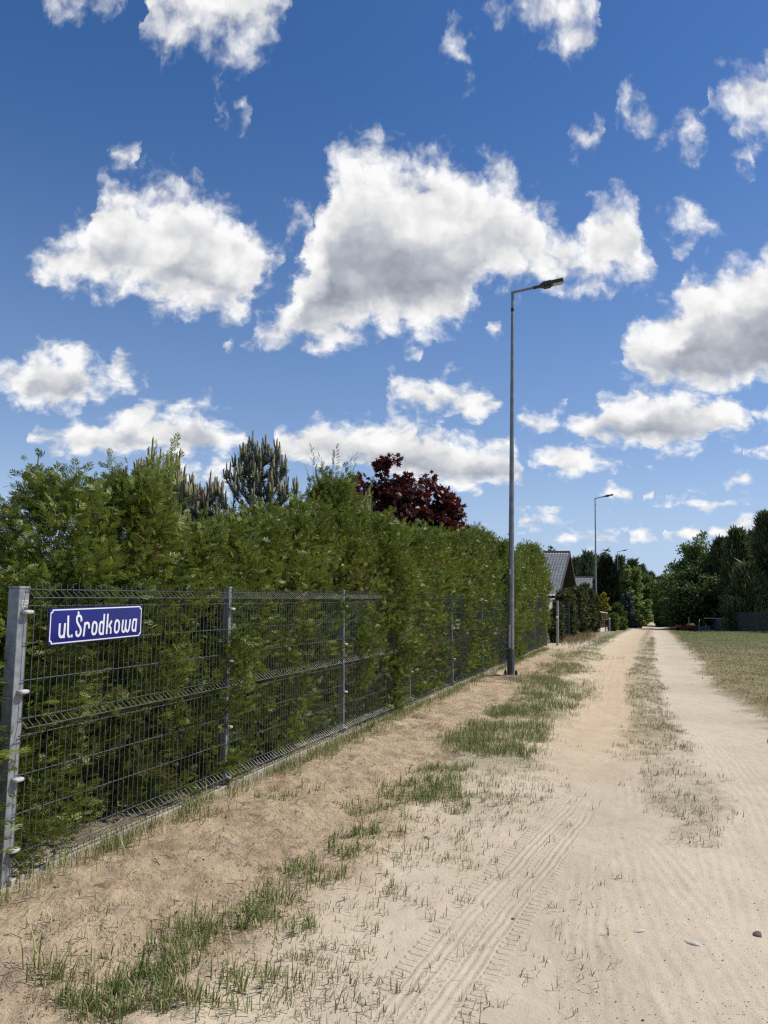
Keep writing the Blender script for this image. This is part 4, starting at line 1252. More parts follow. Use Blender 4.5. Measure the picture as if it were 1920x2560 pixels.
def limbs_mesh(name, H, r0, targets, g, crown_base):
    mb = MB()
    top = np.array([0.02 * H, 0.01 * H, H * 0.82])
    pts = [np.array([0, 0, -0.1]), np.array([0.01 * H, 0, H * 0.3]), np.array([-0.005 * H, 0.01 * H, H * 0.55]), top]
    mb.tube(pts, [r0, r0 * 0.8, r0 * 0.5, r0 * 0.15], 7)
    for q in targets:
        zb = max(crown_base, min(H * 0.75, q[2] - np.hypot(q[0], q[1]) * 0.7))
        b = np.array([0, 0, zb]); m = b * 0.5 + q * 0.5 + np.array([0, 0, -0.04 * H])
        mb.tube([b, m, q], [r0 * 0.38, r0 * 0.24, r0 * 0.06], 5)
    return mb.mesh(name, True)

def place(px, Z):
    """ground point in image column px at distance Z"""
    d = ray(px, 1556)
    x = d[0] * Z
    return x, Z, float(base_z(x, Z))
def top_z(px, py, Z):
    return CZ + ray(px, py)[2] * Z

def leafy(name, label, px, py_top, Z, half_px, mat, cat='tree', seed=1, nclump=70, per=60, size=0.22, crad=None, base=0.22, bark='bark', group=None, envs=None, droop=0.0, tmpl=DIA, limbs=10, taper=0.75):
    x, y, zb = place(px, Z)
    H = top_z(px, py_top, Z) - zb
    R = half_px / FPX * Z
    g = np.random.default_rng(seed)
    if envs is None:
        envs = [((0, 0, H * (base + 0.36)), (R, R, H * 0.36)), ((0.15 * R, 0.1 * R, H * 0.74), (R * taper, R * taper, H * 0.25)), ((-0.35 * R, -0.2 * R, H * (base + 0.2)), (R * 0.7, R * 0.7, H * 0.22))]
    cr = crad or R * 0.26
    me, c = leaf_crown('crown', g, envs, nclump, per, size, cr, tmpl, droop=droop)
    o = empty(name, (x, y, zb - 0.05), 0)
    link('crown', me, mat, o)
    sel = c[g.permutation(len(c))[:limbs]]
    link('trunk', limbs_mesh('trunk', H, 0.018 * H + 0.03, sel, g, H * base * 0.8), M[bark], o)
    tag(o, label, cat, group)
    return o

def conifer(name, label, px, py_top, Z, half_px, mat, seed, kind='pine', group=None, size=0.35, n=3600, base=0.05, cat='tree'):
    """pine: open crown of upturned tufts; spruce: tiered cone; column: tight cypress"""
    x, y, zb = place(px, Z)
    H = top_z(px, py_top, Z) - zb
    R = half_px / FPX * Z
    g = np.random.default_rng(seed)
    ntuft = n // 9
    if kind == 'column':
        t = g.uniform(0, 1, ntuft); rad = R * np.sin(np.pi * np.clip(t * 0.86 + 0.12, 0, 1)) ** 0.6 * g.uniform(0.6, 1.05, ntuft)
    elif kind == 'spruce':
        t = 1 - g.uniform(0, 1, ntuft) ** 0.6
        tier = np.abs(((t * 9) % 1) - 0.35)
        rad = R * (1 - t) ** 0.85 * (1.05 - 0.5 * tier) * g.uniform(0.45, 1.05, ntuft)
    else:
        t = base + (1 - base) * g.uniform(0, 1, ntuft)
        ph0 = g.uniform(0, 6.28, ntuft)
        lump = 1 + 0.75 * fbm(ph0 * 1.1, t * 8.0, 1.0, 2, 0.55, seed)
        rad = 1.2 * R * np.clip(1.04 - t, 0.03, 1) ** 0.8 * np.clip(0.55 + t * 1.6, 0, 1) * lump * g.uniform(0.35, 1.0, ntuft) ** 0.6
    ph = g.uniform(0, 6.28, ntuft) if kind != 'pine' else ph0
    c = np.stack([np.cos(ph) * rad, np.sin(ph) * rad, t * H * 0.97 + 0.02 * H], 1)
    if kind == 'pine':
        # spiky leaders along the top
        pass
    ci = np.repeat(np.arange(ntuft), 9); m = len(ci)
    out = np.stack([np.cos(ph), np.sin(ph), np.full(ntuft, {'pine': 1.5, 'spruce': -0.15, 'column': 1.6}[kind])], 1)
    D = out[ci] + g.normal(size=(m, 3)) * 0.55
    T = c[ci] + g.normal(size=(m, 3)) * size * 0.25
    S = size * g.uniform(0.6, 1.25, m)
    rn = np.clip(0.5 + 0.2 * g.normal(size=ntuft)[ci] + 0.15 * g.normal(size=m), 0, 1)
    tm = (NEEDLE[0] * np.array([3.2, 1, 1]), NEEDLE[1])
    V, F, Rr = scatter(tm[0], tm[1], rot_frames(D, g.normal(size=(m, 3))), T, S, rn)
    o = empty(name, (x, y, zb - 0.05))
    link('crown', mesh_np('crown', V, [F], Rr), mat, o)
    sel = c[g.permutation(len(c))[:8]]
    link('trunk', limbs_mesh('trunk', H, 0.014 * H + 0.03, sel, g, H * 0.15), M['bark'], o)
    tag(o, label, cat, group)
    return o

# --- young pines with pale candles behind the hedge
def candle_pine(label, px, py_top, Z, half_px, seed, tips=None):
    x, y, zb = place(px, Z)
    H = top_z(px, py_top, Z) - zb
    R = half_px / FPX * Z
    g = np.random.default_rng(seed)
    o = empty('young_pine', (x, y, zb - 0.05))
    wood, cand = MB(), MB()
    wood.tube([(0, 0, -0.1), (0.02, 0, H * 0.5), (0, 0.01, H - 0.22)], [0.055, 0.038, 0.014], 7)
    nT, nD, nS, nR = [], [], [], []
    ends = [(np.array([0, 0, H - 0.22]), 1.0)]
    depths = [0.30, 0.46, 0.66, 0.90, 1.18, 1.5]
    for li, dp in enumerate(depths):
        lv = 1 - dp / H
        nbr = 6
        for k in range(nbr):
            a = 6.283 * k / nbr + li * 0.7 + g.uniform(-.25, .25)
            L = min(R, 0.05 + 0.42 * dp) * g.uniform(0.75, 1.2)
            b = np.array([0, 0, lv * H]); dr = np.array([math.cos(a), math.sin(a), 0])
            rise = 0.10 + L * g.uniform(0.75, 1.1)
            p1 = b + dr * L * 0.55 + np.array([0, 0, rise * 0.30]); p2 = b + dr * L * 0.9 + np.array([0, 0, rise * 0.75])
            wood.tube([b, p1, p2], [0.016, 0.011, 0.007], 5)
            ends.append((p2, 0.8))
            for q in np.linspace(0.25, 1.0, 9):
                p = b * (1 - q) ** 2 + 2 * p1 * q * (1 - q) + p2 * q * q
                dd = (p2 - p1) / np.linalg.norm(p2 - p1)
                for _ in range(14):
                    nT.append(p + g.normal(size=3) * 0.012); nD.append(dd * 0.9 + g.normal(size=3) * 0.75); nS.append(g.uniform(0.055, 0.09)); nR.append(g.uniform(0.1, 0.9))
            if L > 0.25:
                for sd in (-1, 1):
                    sdv = np.array([-dr[1], dr[0], 0]) * sd
                    p3 = p1 + sdv * L * 0.3 + dr * L * 0.15 + np.array([0, 0, rise * 0.4])
                    wood.tube([p1, (p1 + p3) / 2 + np.array([0, 0, -0.01]), p3], [0.008, 0.007, 0.005], 5)
                    ends.append((p3, 0.6))
                    for q in np.linspace(0.3, 1, 5):
                        for _ in range(20):
                            nT.append(p1 + (p3 - p1) * q + g.normal(size=3) * 0.012); nD.append(np.array([0, 0, .6]) + sdv * .5 + g.normal(size=3) * 0.7); nS.append(g.uniform(0.055, 0.085)); nR.append(g.uniform(0.1, 0.9))
    for e, s in ends:
        nc = int(4 * s + g.uniform(0.5, 2.5))
        for k in range(nc):
            a = 6.283 * k / nc; L = g.uniform(0.10, 0.17) * (0.7 + 0.5 * s) * (1.35 if k == 0 else 0.85)
            off = np.array([math.cos(a), math.sin(a), 0]) * (0.0 if k == 0 else 0.028)
            tip = e + off * 1.5 + np.array([g.normal() * .008, g.normal() * .008, L])
            cand.tube([e + off * 0.3, e + off + np.array([0, 0, L * 0.4]), e + off * 1.35 + np.array([0, 0, L * 0.85]), tip], [0.006, 0.0105, 0.009, 0.003], 5)
            for _ in range(10):
                nT.append(e + off * .5); nD.append(np.array([0, 0, .5]) + g.normal(size=3) * 0.7); nS.append(g.uniform(0.05, 0.08)); nR.append(0.7)
    nT, nD, nS, nR = map(np.array, (nT, nD, nS, nR))
    V, F, Rr = scatter(NEEDLE[0], NEEDLE[1], rot_frames(nD, g.normal(size=nD.shape)), nT, nS, nR)
    link('needles', mesh_np('needles', V, [F], Rr), M['needle'], o)
    link('trunk', wood.mesh('trunk', True), M['bark'], o)
    link('candles', cand.mesh('candles', True), M['candle'], o)['kind'] = 'stuff'
    tag(o, label, 'tree', 'young pines behind the hedge')
candle_pine('young blue-green pine with pale upright candles, topmost between the two arborvitae peaks', 634, 1096, 9.2, 120, 5)
candle_pine('smaller young pine whose candles just clear the hedge left of the taller pine', 492, 1196, 8.6, 90, 6)
candle_pine('young pine with pale candles beside the tallest arborvitae, right shoulder', 384, 1136, 7.2, 90, 9)

# --- red maple
g = np.random.default_rng(31)
mx, my, mz = place(1010, 15.5)
mo = empty('red_maple', (mx, my, mz - 0.05))
def mp(px, py, r, dy=0.0):
    """maple bough centre from the photograph, relative to the foot"""
    d = ray(px, py); Zq = 15.5 + dy
    return (d[0] * Zq - mx, Zq - my, CZ + d[2] * Zq - mz + 0.05), (r, r, r * 0.85)
menv = [mp(972, 1165, 0.22), mp(985, 1215, 0.36, 0.1), mp(900, 1225, 0.28, -0.2), mp(935, 1265, 0.48, 0.2), mp(1000, 1275, 0.55, -0.3), mp(1062, 1205, 0.17, 0.1), mp(1065, 1260, 0.42, 0.1),
        mp(1105, 1235, 0.20), mp(1110, 1290, 0.36, -0.1), mp(1142, 1268, 0.13), mp(1130, 1320, 0.24), mp(960, 1330, 0.6, 0.2), mp(1050, 1335, 0.6, -0.2), mp(1000, 1400, 0.7)]
me_, mc = leaf_crown('crown', g, menv, 320, 24, 0.105, 0.15, STAR, upbias=-0.15)
link('crown', me_, M['maple'], mo)
link('trunk', limbs_mesh('trunk', 3.9, 0.07, mc[g.permutation(len(mc))[:34]], g, 1.6), M['bark'], mo)
tag(mo, 'dark red-leaved maple rising above the green hedge', 'tree')

# --- purple shrub
leafy('purple_shrub', 'purple-leaved shrub peeking over the hedge between the pines', 440, 1196, 8.0, 42, M['plum'], 'shrub', 41, 40, 26, 0.055, 0.10, base=0.3)

# --- lane side planting on the left, beyond the hedge
def bush_row(labels, name, pts, mat, seed, size=0.14, group=None, dens=70, per=60):
    for i, ((px, pyt, Z, hp), lab) in enumerate(zip(pts, labels)):
        leafy(name, lab, px, pyt, Z, hp, mat, 'shrub', seed + i, dens, per, size, base=0.0, limbs=6, group=group,
              envs=None)
leafy('hedge_bush', 'rounded green bush closing the gap at the end of the long hedge', 1392, 1500, 28.6, 16, M['thuja_dull'], 'shrub', 59, 60, 60, 0.10, base=0.0, limbs=5)
bush_row(['dull olive hedge bush nearest the long green hedge, behind the thin wire fence', 'dull olive hedge bush second from the long green hedge', 'tall olive hedge bush behind the dark fence posts', 'olive hedge bush standing just left of the second lamp'],
         'hedge_bush', [(1408, 1474, 32.5, 30), (1434, 1459, 37, 32), (1458, 1459, 42, 30), (1478, 1486, 46, 22)], M['thuja_dull'], 60, 0.13, 'olive hedge bushes', 170, 80)
leafy('yellow_shrub', 'bright yellow shrub behind the red pickets right of the second lamp', 1509, 1476, 54, 15, M['leaf_yellow'], 'shrub', 70, 50, 50, 0.13, base=0.05)
leafy('yellow_shrub', 'small yellow shrub tip above the olive hedge left of the second lamp', 1486, 1476, 53.5, 8, M['leaf_yellow'], 'shrub', 71, 26, 40, 0.12, base=0.3)
leafy('yellow_shrub', 'yellow-green shrub at the end of the long hedge under the roof', 1398, 1480, 34, 10, M['leaf_yellow'], 'shrub', 72, 26, 40, 0.10, base=0.3)
conifer('cypress', 'black-green columnar cypress between the second and third lamps', 1519, 1398, 64, 26, M['cypress'], 80, 'column', size=0.42, n=7000)
conifer('spruce_tree', 'spruce tip rising directly behind the dark cypress', 1515, 1372, 88, 24, M['pine_dark'], 81, 'spruce', size=0.55, n=3600)
leafy('round_shrub', 'dark rounded yew shrub under the third lamp', 1541, 1506, 62, 26, M['leaf_dark'], 'shrub', 82, 60, 70, 0.16, base=0.0)
leafy('round_shrub', 'small leafy shrub beside the grey gate post', 1532, 1530, 53, 15, M['leaf_mid'], 'shrub', 83, 50, 50, 0.12, base=0.0)
leafy('round_shrub', 'low green shrub on the verge in front of the blue spruce', 1553, 1543, 58, 13, M['leaf_mid'], 'shrub', 84, 40, 50, 0.12, base=0.0)
conifer('blue_spruce', 'small blue-grey spruce at the foot of the pale birch', 1567, 1478, 72, 20, M['leaf_blue'], 85, 'spruce', size=0.36, n=3600)
leafy('birch_tree', 'pale green drooping birch left of the lane', 1576, 1404, 78, 30, M['leaf_pale'], 'tree', 86, 90, 70, 0.24, base=0.12, bark='bark_birch', droop=0.7)
leafy('willow_shrub', 'light green drooping shrub reaching over the verge below the birch', 1600, 1486, 76, 28, M['leaf_pale'], 'shrub', 87, 70, 60, 0.22, base=0.02, droop=0.8)
conifer('fir_tree', 'small dark fir tip standing behind the house roof', 1376, 1358, 84, 15, M['pine_far'], 88, 'spruce', size=0.5, n=2600)
for i, (px, pt, Z, hp, lab) in enumerate([(1443, 1400, 104, 26, 'leftmost far pine, right behind the house gable'), (1470, 1386, 98, 28, 'far pine standing left of the second lamp mast'), (1493, 1396, 108, 24, 'far pine between the second lamp mast and the cypress'),
                                          (1552, 1396, 118, 24, 'far pine behind the third lamp'), (1584, 1404, 125, 26, 'far pine just right of the birch top'), (1606, 1416, 140, 24, 'far pine right behind the willow shrub'), (1628, 1434, 175, 26, 'far pine left of the lane end')]):
    conifer('pine_tree', lab, px, pt, Z, hp, M['pine_far'], 90 + i, 'pine', 'far pines left of the lane', size=0.75, n=4200)
leafy('oak_tree', 'bright green broadleaf tree left of the lane where it vanishes', 1614, 1428, 118, 30, M['leaf_mid'], 'tree', 100, 90, 60, 0.34, base=0.05)
leafy('oak_tree', 'grey-green tree closing the left side of the far lane', 1636, 1462, 150, 26, M['leaf_mid'], 'tree', 101, 80, 60, 0.38, base=0.03)
# --- right side
leafy('leafy_tree', 'tall loose-leaved tree right of the lane, its crown tip against the sky', 1745, 1322, 72, 62, M['leaf_mid'], 'tree', 110, 150, 80, 0.26, base=0.10, taper=0.62,
      crad=0.62)
leafy('leafy_tree', 'broad dark tree standing low in front of the tall loose-leaved tree', 1735, 1420, 69, 66, M['leaf_dark'], 'tree', 111, 130, 80, 0.26, base=0.06, crad=0.7)
leafy('leafy_tree', 'smaller green tree left of the tall loose-leaved tree', 1690, 1412, 88, 40, M['leaf_mid'], 'tree', 112, 110, 70, 0.30, base=0.04)
leafy('leafy_tree', 'round green tree right of the far lane end', 1662, 1438, 112, 32, M['leaf_mid'], 'tree', 113, 90, 60, 0.34, base=0.02)
leafy('shade_shrub', 'dark low thicket overhanging the right edge of the lane', 1678, 1492, 84, 38, M['leaf_dark'], 'shrub', 114, 110, 70, 0.26, base=0.0)
leafy('shade_shrub', 'dark low thicket behind the rusty metal cart', 1722, 1496, 76, 40, M['leaf_dark'], 'shrub', 115, 110, 70, 0.26, base=0.0)
for i, (px, pt, Z, hp, lab) in enumerate([(1808, 1352, 70, 42, 'dark pine right beside the tall loose-leaved tree'), (1850, 1330, 66, 48, 'dark pine standing behind the pale gate post'), (1893, 1336, 70, 44, 'dark pine second from the right picture edge'),
                                          (1925, 1288, 62, 46, 'tallest dark pine at the right picture edge'), (1985, 1300, 60, 60, 'dark pine just beyond the right picture edge'), (1870, 1420, 60, 55, 'low dark pine behind the dark mesh fence'), (1790, 1440, 74, 40, 'low dark pine behind the grey plank fence')]):
    conifer('pine_tree', lab, px, pt, Z, hp, M['pine_dark'], 120 + i, 'pine', 'dark pines right of the lane', size=0.62, n=8500, base=0.02)
for i, (px, pt, Z, hp, lab) in enumerate([(1650, 1448, 190, 26, 'distant pine at the end of the lane, left one'), (1668, 1440, 200, 26, 'distant pine at the end of the lane, right one')]):
    conifer('pine_tree', lab, px, pt, Z, hp, M['pine_far'], 140 + i, 'pine', 'distant pines at the lane end', size=1.0, n=3600)
# a wood that reads as one mass closes the view
g = np.random.default_rng(150)
wood_c = []
for k in range(150):
    xx = g.uniform(-40, 150); yy = g.uniform(225, 300)
    wood_c.append(((xx, yy, float(base_z(xx, yy)) + g.uniform(2, 6)), (4.5, 4.5, 5.5)))
me_, _ = leaf_crown('forest', g, wood_c, 700, 60, 1.0, 1.7)
fo = link('forest', me_, M['pine_far']); tag(fo, 'far-off dark wood closing the horizon', 'forest', kind='stuff')

# ------------------------------------------------------------------ houses
def house(label, apex, ridge_len, half_w, slope, rz, wave=0.18, chimney=True):
    """gable towards local +x, ridge along local -x"""
    gx, gy = apex[0], apex[1]; zg = float(base_z(gx, gy)) - 0.1
    Hr = apex[2] - zg
    o = empty('house', (gx, gy, zg), rz)
    drop = half_w * slope; He = Hr - drop
    for sgn in (-1, 1):
        nx = int(ridge_len / (wave / 4)); rows = 16
        V = []; Fc = []
        for j in range(rows * 2):
            row, e = divmod(j, 2)
            q = (row + e * 0.999) / rows
            lift = 0.03 * (1 - e)
            lift = 0.0 if e == 0 else 0.03
            for i in range(nx + 1):
                xx = -ridge_len * i / nx
                wv = 0.022 * math.sin(2 * math.pi * xx / wave)
                V.append((xx, sgn * half_w * q, Hr - drop * q + wv + lift))
        for j in range(rows * 2 - 1):
            for i in range(nx):
                p = j * (nx + 1) + i
                f4 = (p, p + 1, p + nx + 2, p + nx + 1)
                Fc.append(f4 if sgn > 0 else f4[::-1])
        me = mesh_np('roof_slope', np.array(V), [np.array(Fc)], smooth=False)
        link('roof_slope', me, M['roof'], o)
        mb = MB()   # barge board on the gable edge
        mb.prism([(0, 0.06), (half_w, 0.06 - drop), (half_w, -0.16 - drop), (0, -0.16)], (0.001, 0, Hr), (0, sgn, 0), (0, 0, 1), (1, 0, 0), 0.05)
        link('barge_board', mb.mesh('barge_board'), M['trim'], o)
        mb = MB()   # underside
        mb.prism([(0, -0.07), (half_w, -0.07 - drop), (half_w, -0.13 - drop), (0, -0.13)], (-ridge_len, 0, Hr), (0, sgn, 0), (0, 0, 1), (1, 0, 0), ridge_len)
        link('roof_boards', mb.mesh('roof_boards'), M['wood_dark'], o)
    mb = MB(); mb.tube([(0.03, 0, Hr + 0.03), (-ridge_len, 0, Hr + 0.03)], 0.09, 8)
    link('ridge_cap', mb.mesh('ridge_cap'), M['trim'], o)
    wv = half_w - 0.6; hz = Hr - slope * wv
    mb = MB()
    mb.prism([(-wv, hz - 0.12), (wv, hz - 0.12), (0, Hr - 0.16)], (-0.75, 0, 0), (0, 1, 0), (0, 0, 1), (-1, 0, 0), 0.12)
    gab = link('gable_boards', mb.mesh('gable_boards'), M['wood_dark'], o)
    mb = MB(); mb.box((-ridge_len + 0.5, -wv, 0), (-0.80, wv, hz - 0.125))
    wl = link('wall', mb.mesh('wall'), M['wall'], o)
    for yy in (-wv * 0.5, wv * 0.5):
        mb = MB(); mb.box((-0.80, yy - 0.6, 0.9), (-0.77, yy + 0.6, min(hz - 0.3, 2.2)))
        w_ = link('window', mb.mesh('window'), M['frame'], o)
        mb = MB(); mb.box((-0.775, yy - 0.52, 0.98), (-0.762, yy + 0.52, min(hz - 0.38, 2.12)))
        link('pane', mb.mesh('pane'), M['glass'], w_)
    if chimney:
        mb = MB(); mb.box((-ridge_len * 0.78, -0.25, Hr - 0.5), (-ridge_len * 0.78 + 0.5, 0.25, Hr + 0.55))
        link('chimney', mb.mesh('chimney'), M['trim'], o)
    tag(o, label, 'house')
    return o
d1 = ray(1424, 1381); Z1 = 56.0
house('cottage with grey ribbed roof and dark gable, half hidden by the hedge', (d1[0] * Z1, Z1, CZ + d1[2] * Z1), 8.2, 7.2, 0.47, -FANG, wave=0.20)
d2 = ray(1484, 1444); Z2 = 80.0
house('second house far back, only a strip of its grey roof showing beside the gable', (d2[0] * Z2, Z2, CZ + d2[2] * Z2), 8.0, 4.5, 0.45, -FANG, wave=0.3, chimney=False)

# ------------------------------------------------------------------ small fences on the left beyond the hedge
def thin_fence():
    A = place(1394, 27.5); B = place(1480, 47.0)
    o = empty('garden_fence', (A[0], A[1], A[2] - 0.05))
    a = np.array(A); b = np.array(B); L = np.linalg.norm(b - a)
    n = 9
    for k in range(n + 1):
        p = a + (b - a) * k / n - a
        gz_ = float(base_z(*(a + p)[:2])) - a[2]
        mb = MB(); mb.tube([(p[0], p[1], gz_ - 0.2), (p[0], p[1], gz_ + 1.55)], 0.028 if k else 0.04, 6)
        link('post', mb.mesh('post'), M['pale_post'] if k in (0, 5) else M['dark_mesh'], o)
    mb = MB()
    for h in np.arange(0.1, 1.5, 0.2):
        mb.tube([(0, 0, h), tuple((b - a) + np.array([0, 0, h]))], 0.0028, 4)
    for k in range(60):
        p = (b - a) * k / 60
        mb.tube([(p[0], p[1], p[2] + 0.1), (p[0], p[1], p[2] + 1.5)], 0.0022, 4)
    link('wire_net', mb.mesh('wire_net'), M['wire'], o)
    tag(o, 'thin wire garden fence on dark posts before the olive hedge bushes', 'fence')
thin_fence()

def red_fence():
    A = np.array(place(1496, 48.5)); B = np.array(place(1516, 56.0))
    o = empty('picket_fence', tuple(A - np.array([0, 0, 0.05])))
    n = 5; dv = (B - A); u = dv / np.linalg.norm(dv)
    mb = MB()
    mb.frustum(np.array([0, 0, -0.1]) + dv * 0.5, (np.linalg.norm(dv) / 2, 0.12), np.array([0, 0, 0.28]) + dv * 0.5, (np.linalg.norm(dv) / 2, 0.12), u, np.array([-u[1], u[0], 0]))
    link('base_wall', mb.mesh('base_wall'), M['pale_cap'], o)
    for k in range(n):
        p = dv * (k + 0.5) / n
        q = np.array([-u[1], u[0], 0])
        mb = MB(); mb.frustum(p + np.array([0, 0, 0.281]), (0.17, 0.11), p + np.array([0, 0, 1.24]), (0.17, 0.11), u, q)
        pk = link('picket', mb.mesh('picket'), M['red_wood'], o)
        mb = MB(); mb.frustum(p + np.array([0, 0, 1.241]), (0.21, 0.15), p + np.array([0, 0, 1.31]), (0.15, 0.08), u, q)
        link('cap', mb.mesh('cap'), M['pale_cap'], pk)
    tag(o, 'red-brown picket fence with pale caps beside the second lamp', 'fence')
red_fence()
def simple_post(name, label, px, Z, h, w, mat, rail=None):
    x, y, z = place(px, Z)
    o = empty(name, (x, y, z - 0.03))
    mb = MB(); mb.frustum((0, 0, -0.2), (w / 2, w / 2), (0, 0, h), (w / 2, w / 2), (1, 0, 0), (0, 1, 0))
    link('shaft', mb.mesh('shaft'), mat, o)
    mb = MB(); mb.frustum((0, 0, h + 0.001), (w / 2 + 0.02, w / 2 + 0.02), (0, 0, h + 0.05), (w / 2 - 0.01, w / 2 - 0.01), (1, 0, 0), (0, 1, 0))
    link('cap', mb.mesh('cap'), M['pale_cap'], o)
    if rail:
        mb = MB(); mb.tube([(0, 0, h - 0.06), rail], 0.035, 5); link('rail', mb.mesh('rail'), mat, o)
    tag(o, label, 'post')
simple_post('gate_post', 'thin grey gate post with a short rail, right of the yellow shrub', 1524, 52.5, 0.85, 0.09, M['pale_post'], (-1.2, 0.8, 0.80))
simple_post('marker_stake', 'pale stake at the foot of the last arborvitae', 1393, 26.2, 0.95, 0.055, M['pale_post'])

# ------------------------------------------------------------------ right hand fences and rusty cart
def plank_fence():
    A = np.array(place(1778, 68)); B = np.array(place(1826, 61))
    o = empty('plank_fence', tuple(A - np.array([0, 0, 0.05])))
    dv = B - A; L = np.linalg.norm(dv); u = dv / L; q = np.array([-u[1], u[0], 0]); n = int(L / 0.16)
    for k in range(n):
        p = dv * (k + 0.5) / n
        h = 1.05 + 0.04 * math.sin(k * 3.7)
        mb = MB(); mb.frustum(p + np.array([0, 0, -0.05]), (0.06, 0.012), p + np.array([0, 0, h]), (0.055, 0.012), u, q)
        link('plank', mb.mesh('plank'), M['grey_wood'], o)
    for h in (0.3, 0.85):
        mb = MB(); mb.frustum(dv * 0.5 + q * 0.035 + np.array([0, 0, h]), (L / 2, 0.02), dv * 0.5 + q * 0.035 + np.array([0, 0, h + 0.08]), (L / 2, 0.02), u, q)
        link('rail', mb.mesh('rail'), M['grey_wood'], o)
    tag(o, 'grey weathered plank fence running back from the pale gate post', 'fence')
    A = np.array(place(1738, 66)); B = np.array(place(1776, 65))
    o = empty('low_board_fence', tuple(A - np.array([0, 0, 0.05])))
    dv = B - A; L = np.linalg.norm(dv); u = dv / L; q = np.array([-u[1], u[0], 0])
    for k in range(7):
        p = dv * (k + 0.5) / 7
        mb = MB(); mb.frustum(p + np.array([0, 0, -0.05]), (L / 14 - 0.01, 0.015), p + np.array([0, 0, 0.42 + 0.02 * math.sin(k * 2.2)]), (L / 14 - 0.012, 0.015), u, q)
        link('board', mb.mesh('board'), M['grey_wood'], o)
    tag(o, 'low grey board fence between the rusty cart and the plank fence', 'fence')
plank_fence()
simple_post('gate_post', 'pale square gate post at the corner of the plank fence', 1829, 60.5, 1.0, 0.20, M['pale_post'], (-1.1, 2.4, 0.98))

def mesh_panel_fence():
    A = np.array(place(1838, 59.5)); B = np.array(place(1975, 46))
    o = empty('dark_fence', tuple(A - np.array([0, 0, 0.05])))
    dv = B - A; L = np.linalg.norm(dv); u = dv / L
    n = 7
    for k in range(n + 1):
        p = dv * k / n
        zz = float(base_z(A[0] + p[0], A[1] + p[1])) - A[2]
        mb = MB(); mb.tube([(p[0], p[1], zz - 0.2), (p[0], p[1], zz + 1.5)], 0.04, 6)
        link('post', mb.mesh('post'), M['dark_mesh'], o)
    mb = MB()
    for k in range(int(L / 0.12)):
        p = dv * k / int(L / 0.12); zz = float(base_z(A[0] + p[0], A[1] + p[1])) - A[2]
        mb.tube([(p[0], p[1], zz), (p[0], p[1], zz + 1.42)], 0.012, 4, cap=False)
    for h in np.arange(0.05, 1.45, 0.15):
        mb.tube([(0, 0, h), tuple(dv + np.array([0, 0, float(base_z(*B[:2])) - A[2] - dv[2] + h]))], 0.012, 4)
    link('wire_panel', mb.mesh('wire_panel'), M['dark_mesh'], o)
    tag(o, 'dark green mesh fence under the pines at the right edge', 'fence')
mesh_panel_fence()

def cart():
    x, y, z = place(1716, 63)
    o = empty('rusty_cart', (x, y, z), 0.15)
    mb = MB(); mb.frustum((0, 0, 0.22), (0.70, 0.35), (0, 0, 0.46), (0.78, 0.42), (1, 0, 0), (0, 1, 0))
    link('bed', mb.mesh('bed'), M['rust'], o, )
    mb = MB(); mb.frustum((0.35, 0, 0.461), (0.25, 0.3), (0.38, 0, 0.62), (0.12, 0.2), (1, 0, 0), (0, 1, 0))
    link('load', mb.mesh('load'), M['rust'], o)
    for sx in (-0.5, 0.5):
        for sy in (-1, 1):
            mb = MB()
            mb.tube([(sx, sy * 0.46 - 0.05, 0.18), (sx, sy * 0.46 + 0.05, 0.18)], 0.19, 14)
            w = link('wheel', mb.mesh('wheel'), M['black'], o)
            mb = MB(); mb.tube([(sx, sy * 0.46 - 0.055, 0.18), (sx, sy * 0.46 + 0.055, 0.18)], 0.09, 10)
            link('rim', mb.mesh('rim'), M['rust'], w)
    mb = MB(); mb.tube([(-0.70, 0, 0.3), (-1.25, 0.05, 0.22), (-1.45, 0.05, 0.12)], 0.04, 6)
    link('drawbar', mb.mesh('drawbar'), M['rust'], o)
    mb = MB(); mb.tube([(0.05, -0.3, 0.45), (0.05, -0.3, 1.0)], 0.035, 6); mb.tube([(0.05, -0.3, 1.0), (0.05, -0.3, 1.07)], 0.055, 6)
    link('stake', mb.mesh('stake'), M['pale_post'], o)
    mb = MB(); mb.tube([(0.95, -0.2, 0.0), (0.98, -0.2, 0.75), (1.1, -0.1, 0.95)], 0.03, 6)
    link('side_bar', mb.mesh('side_bar'), M['pale_post'], o)
    tag(o, 'low rusty red metal cart lying in the grass before the dark thicket', 'cart')
cart()

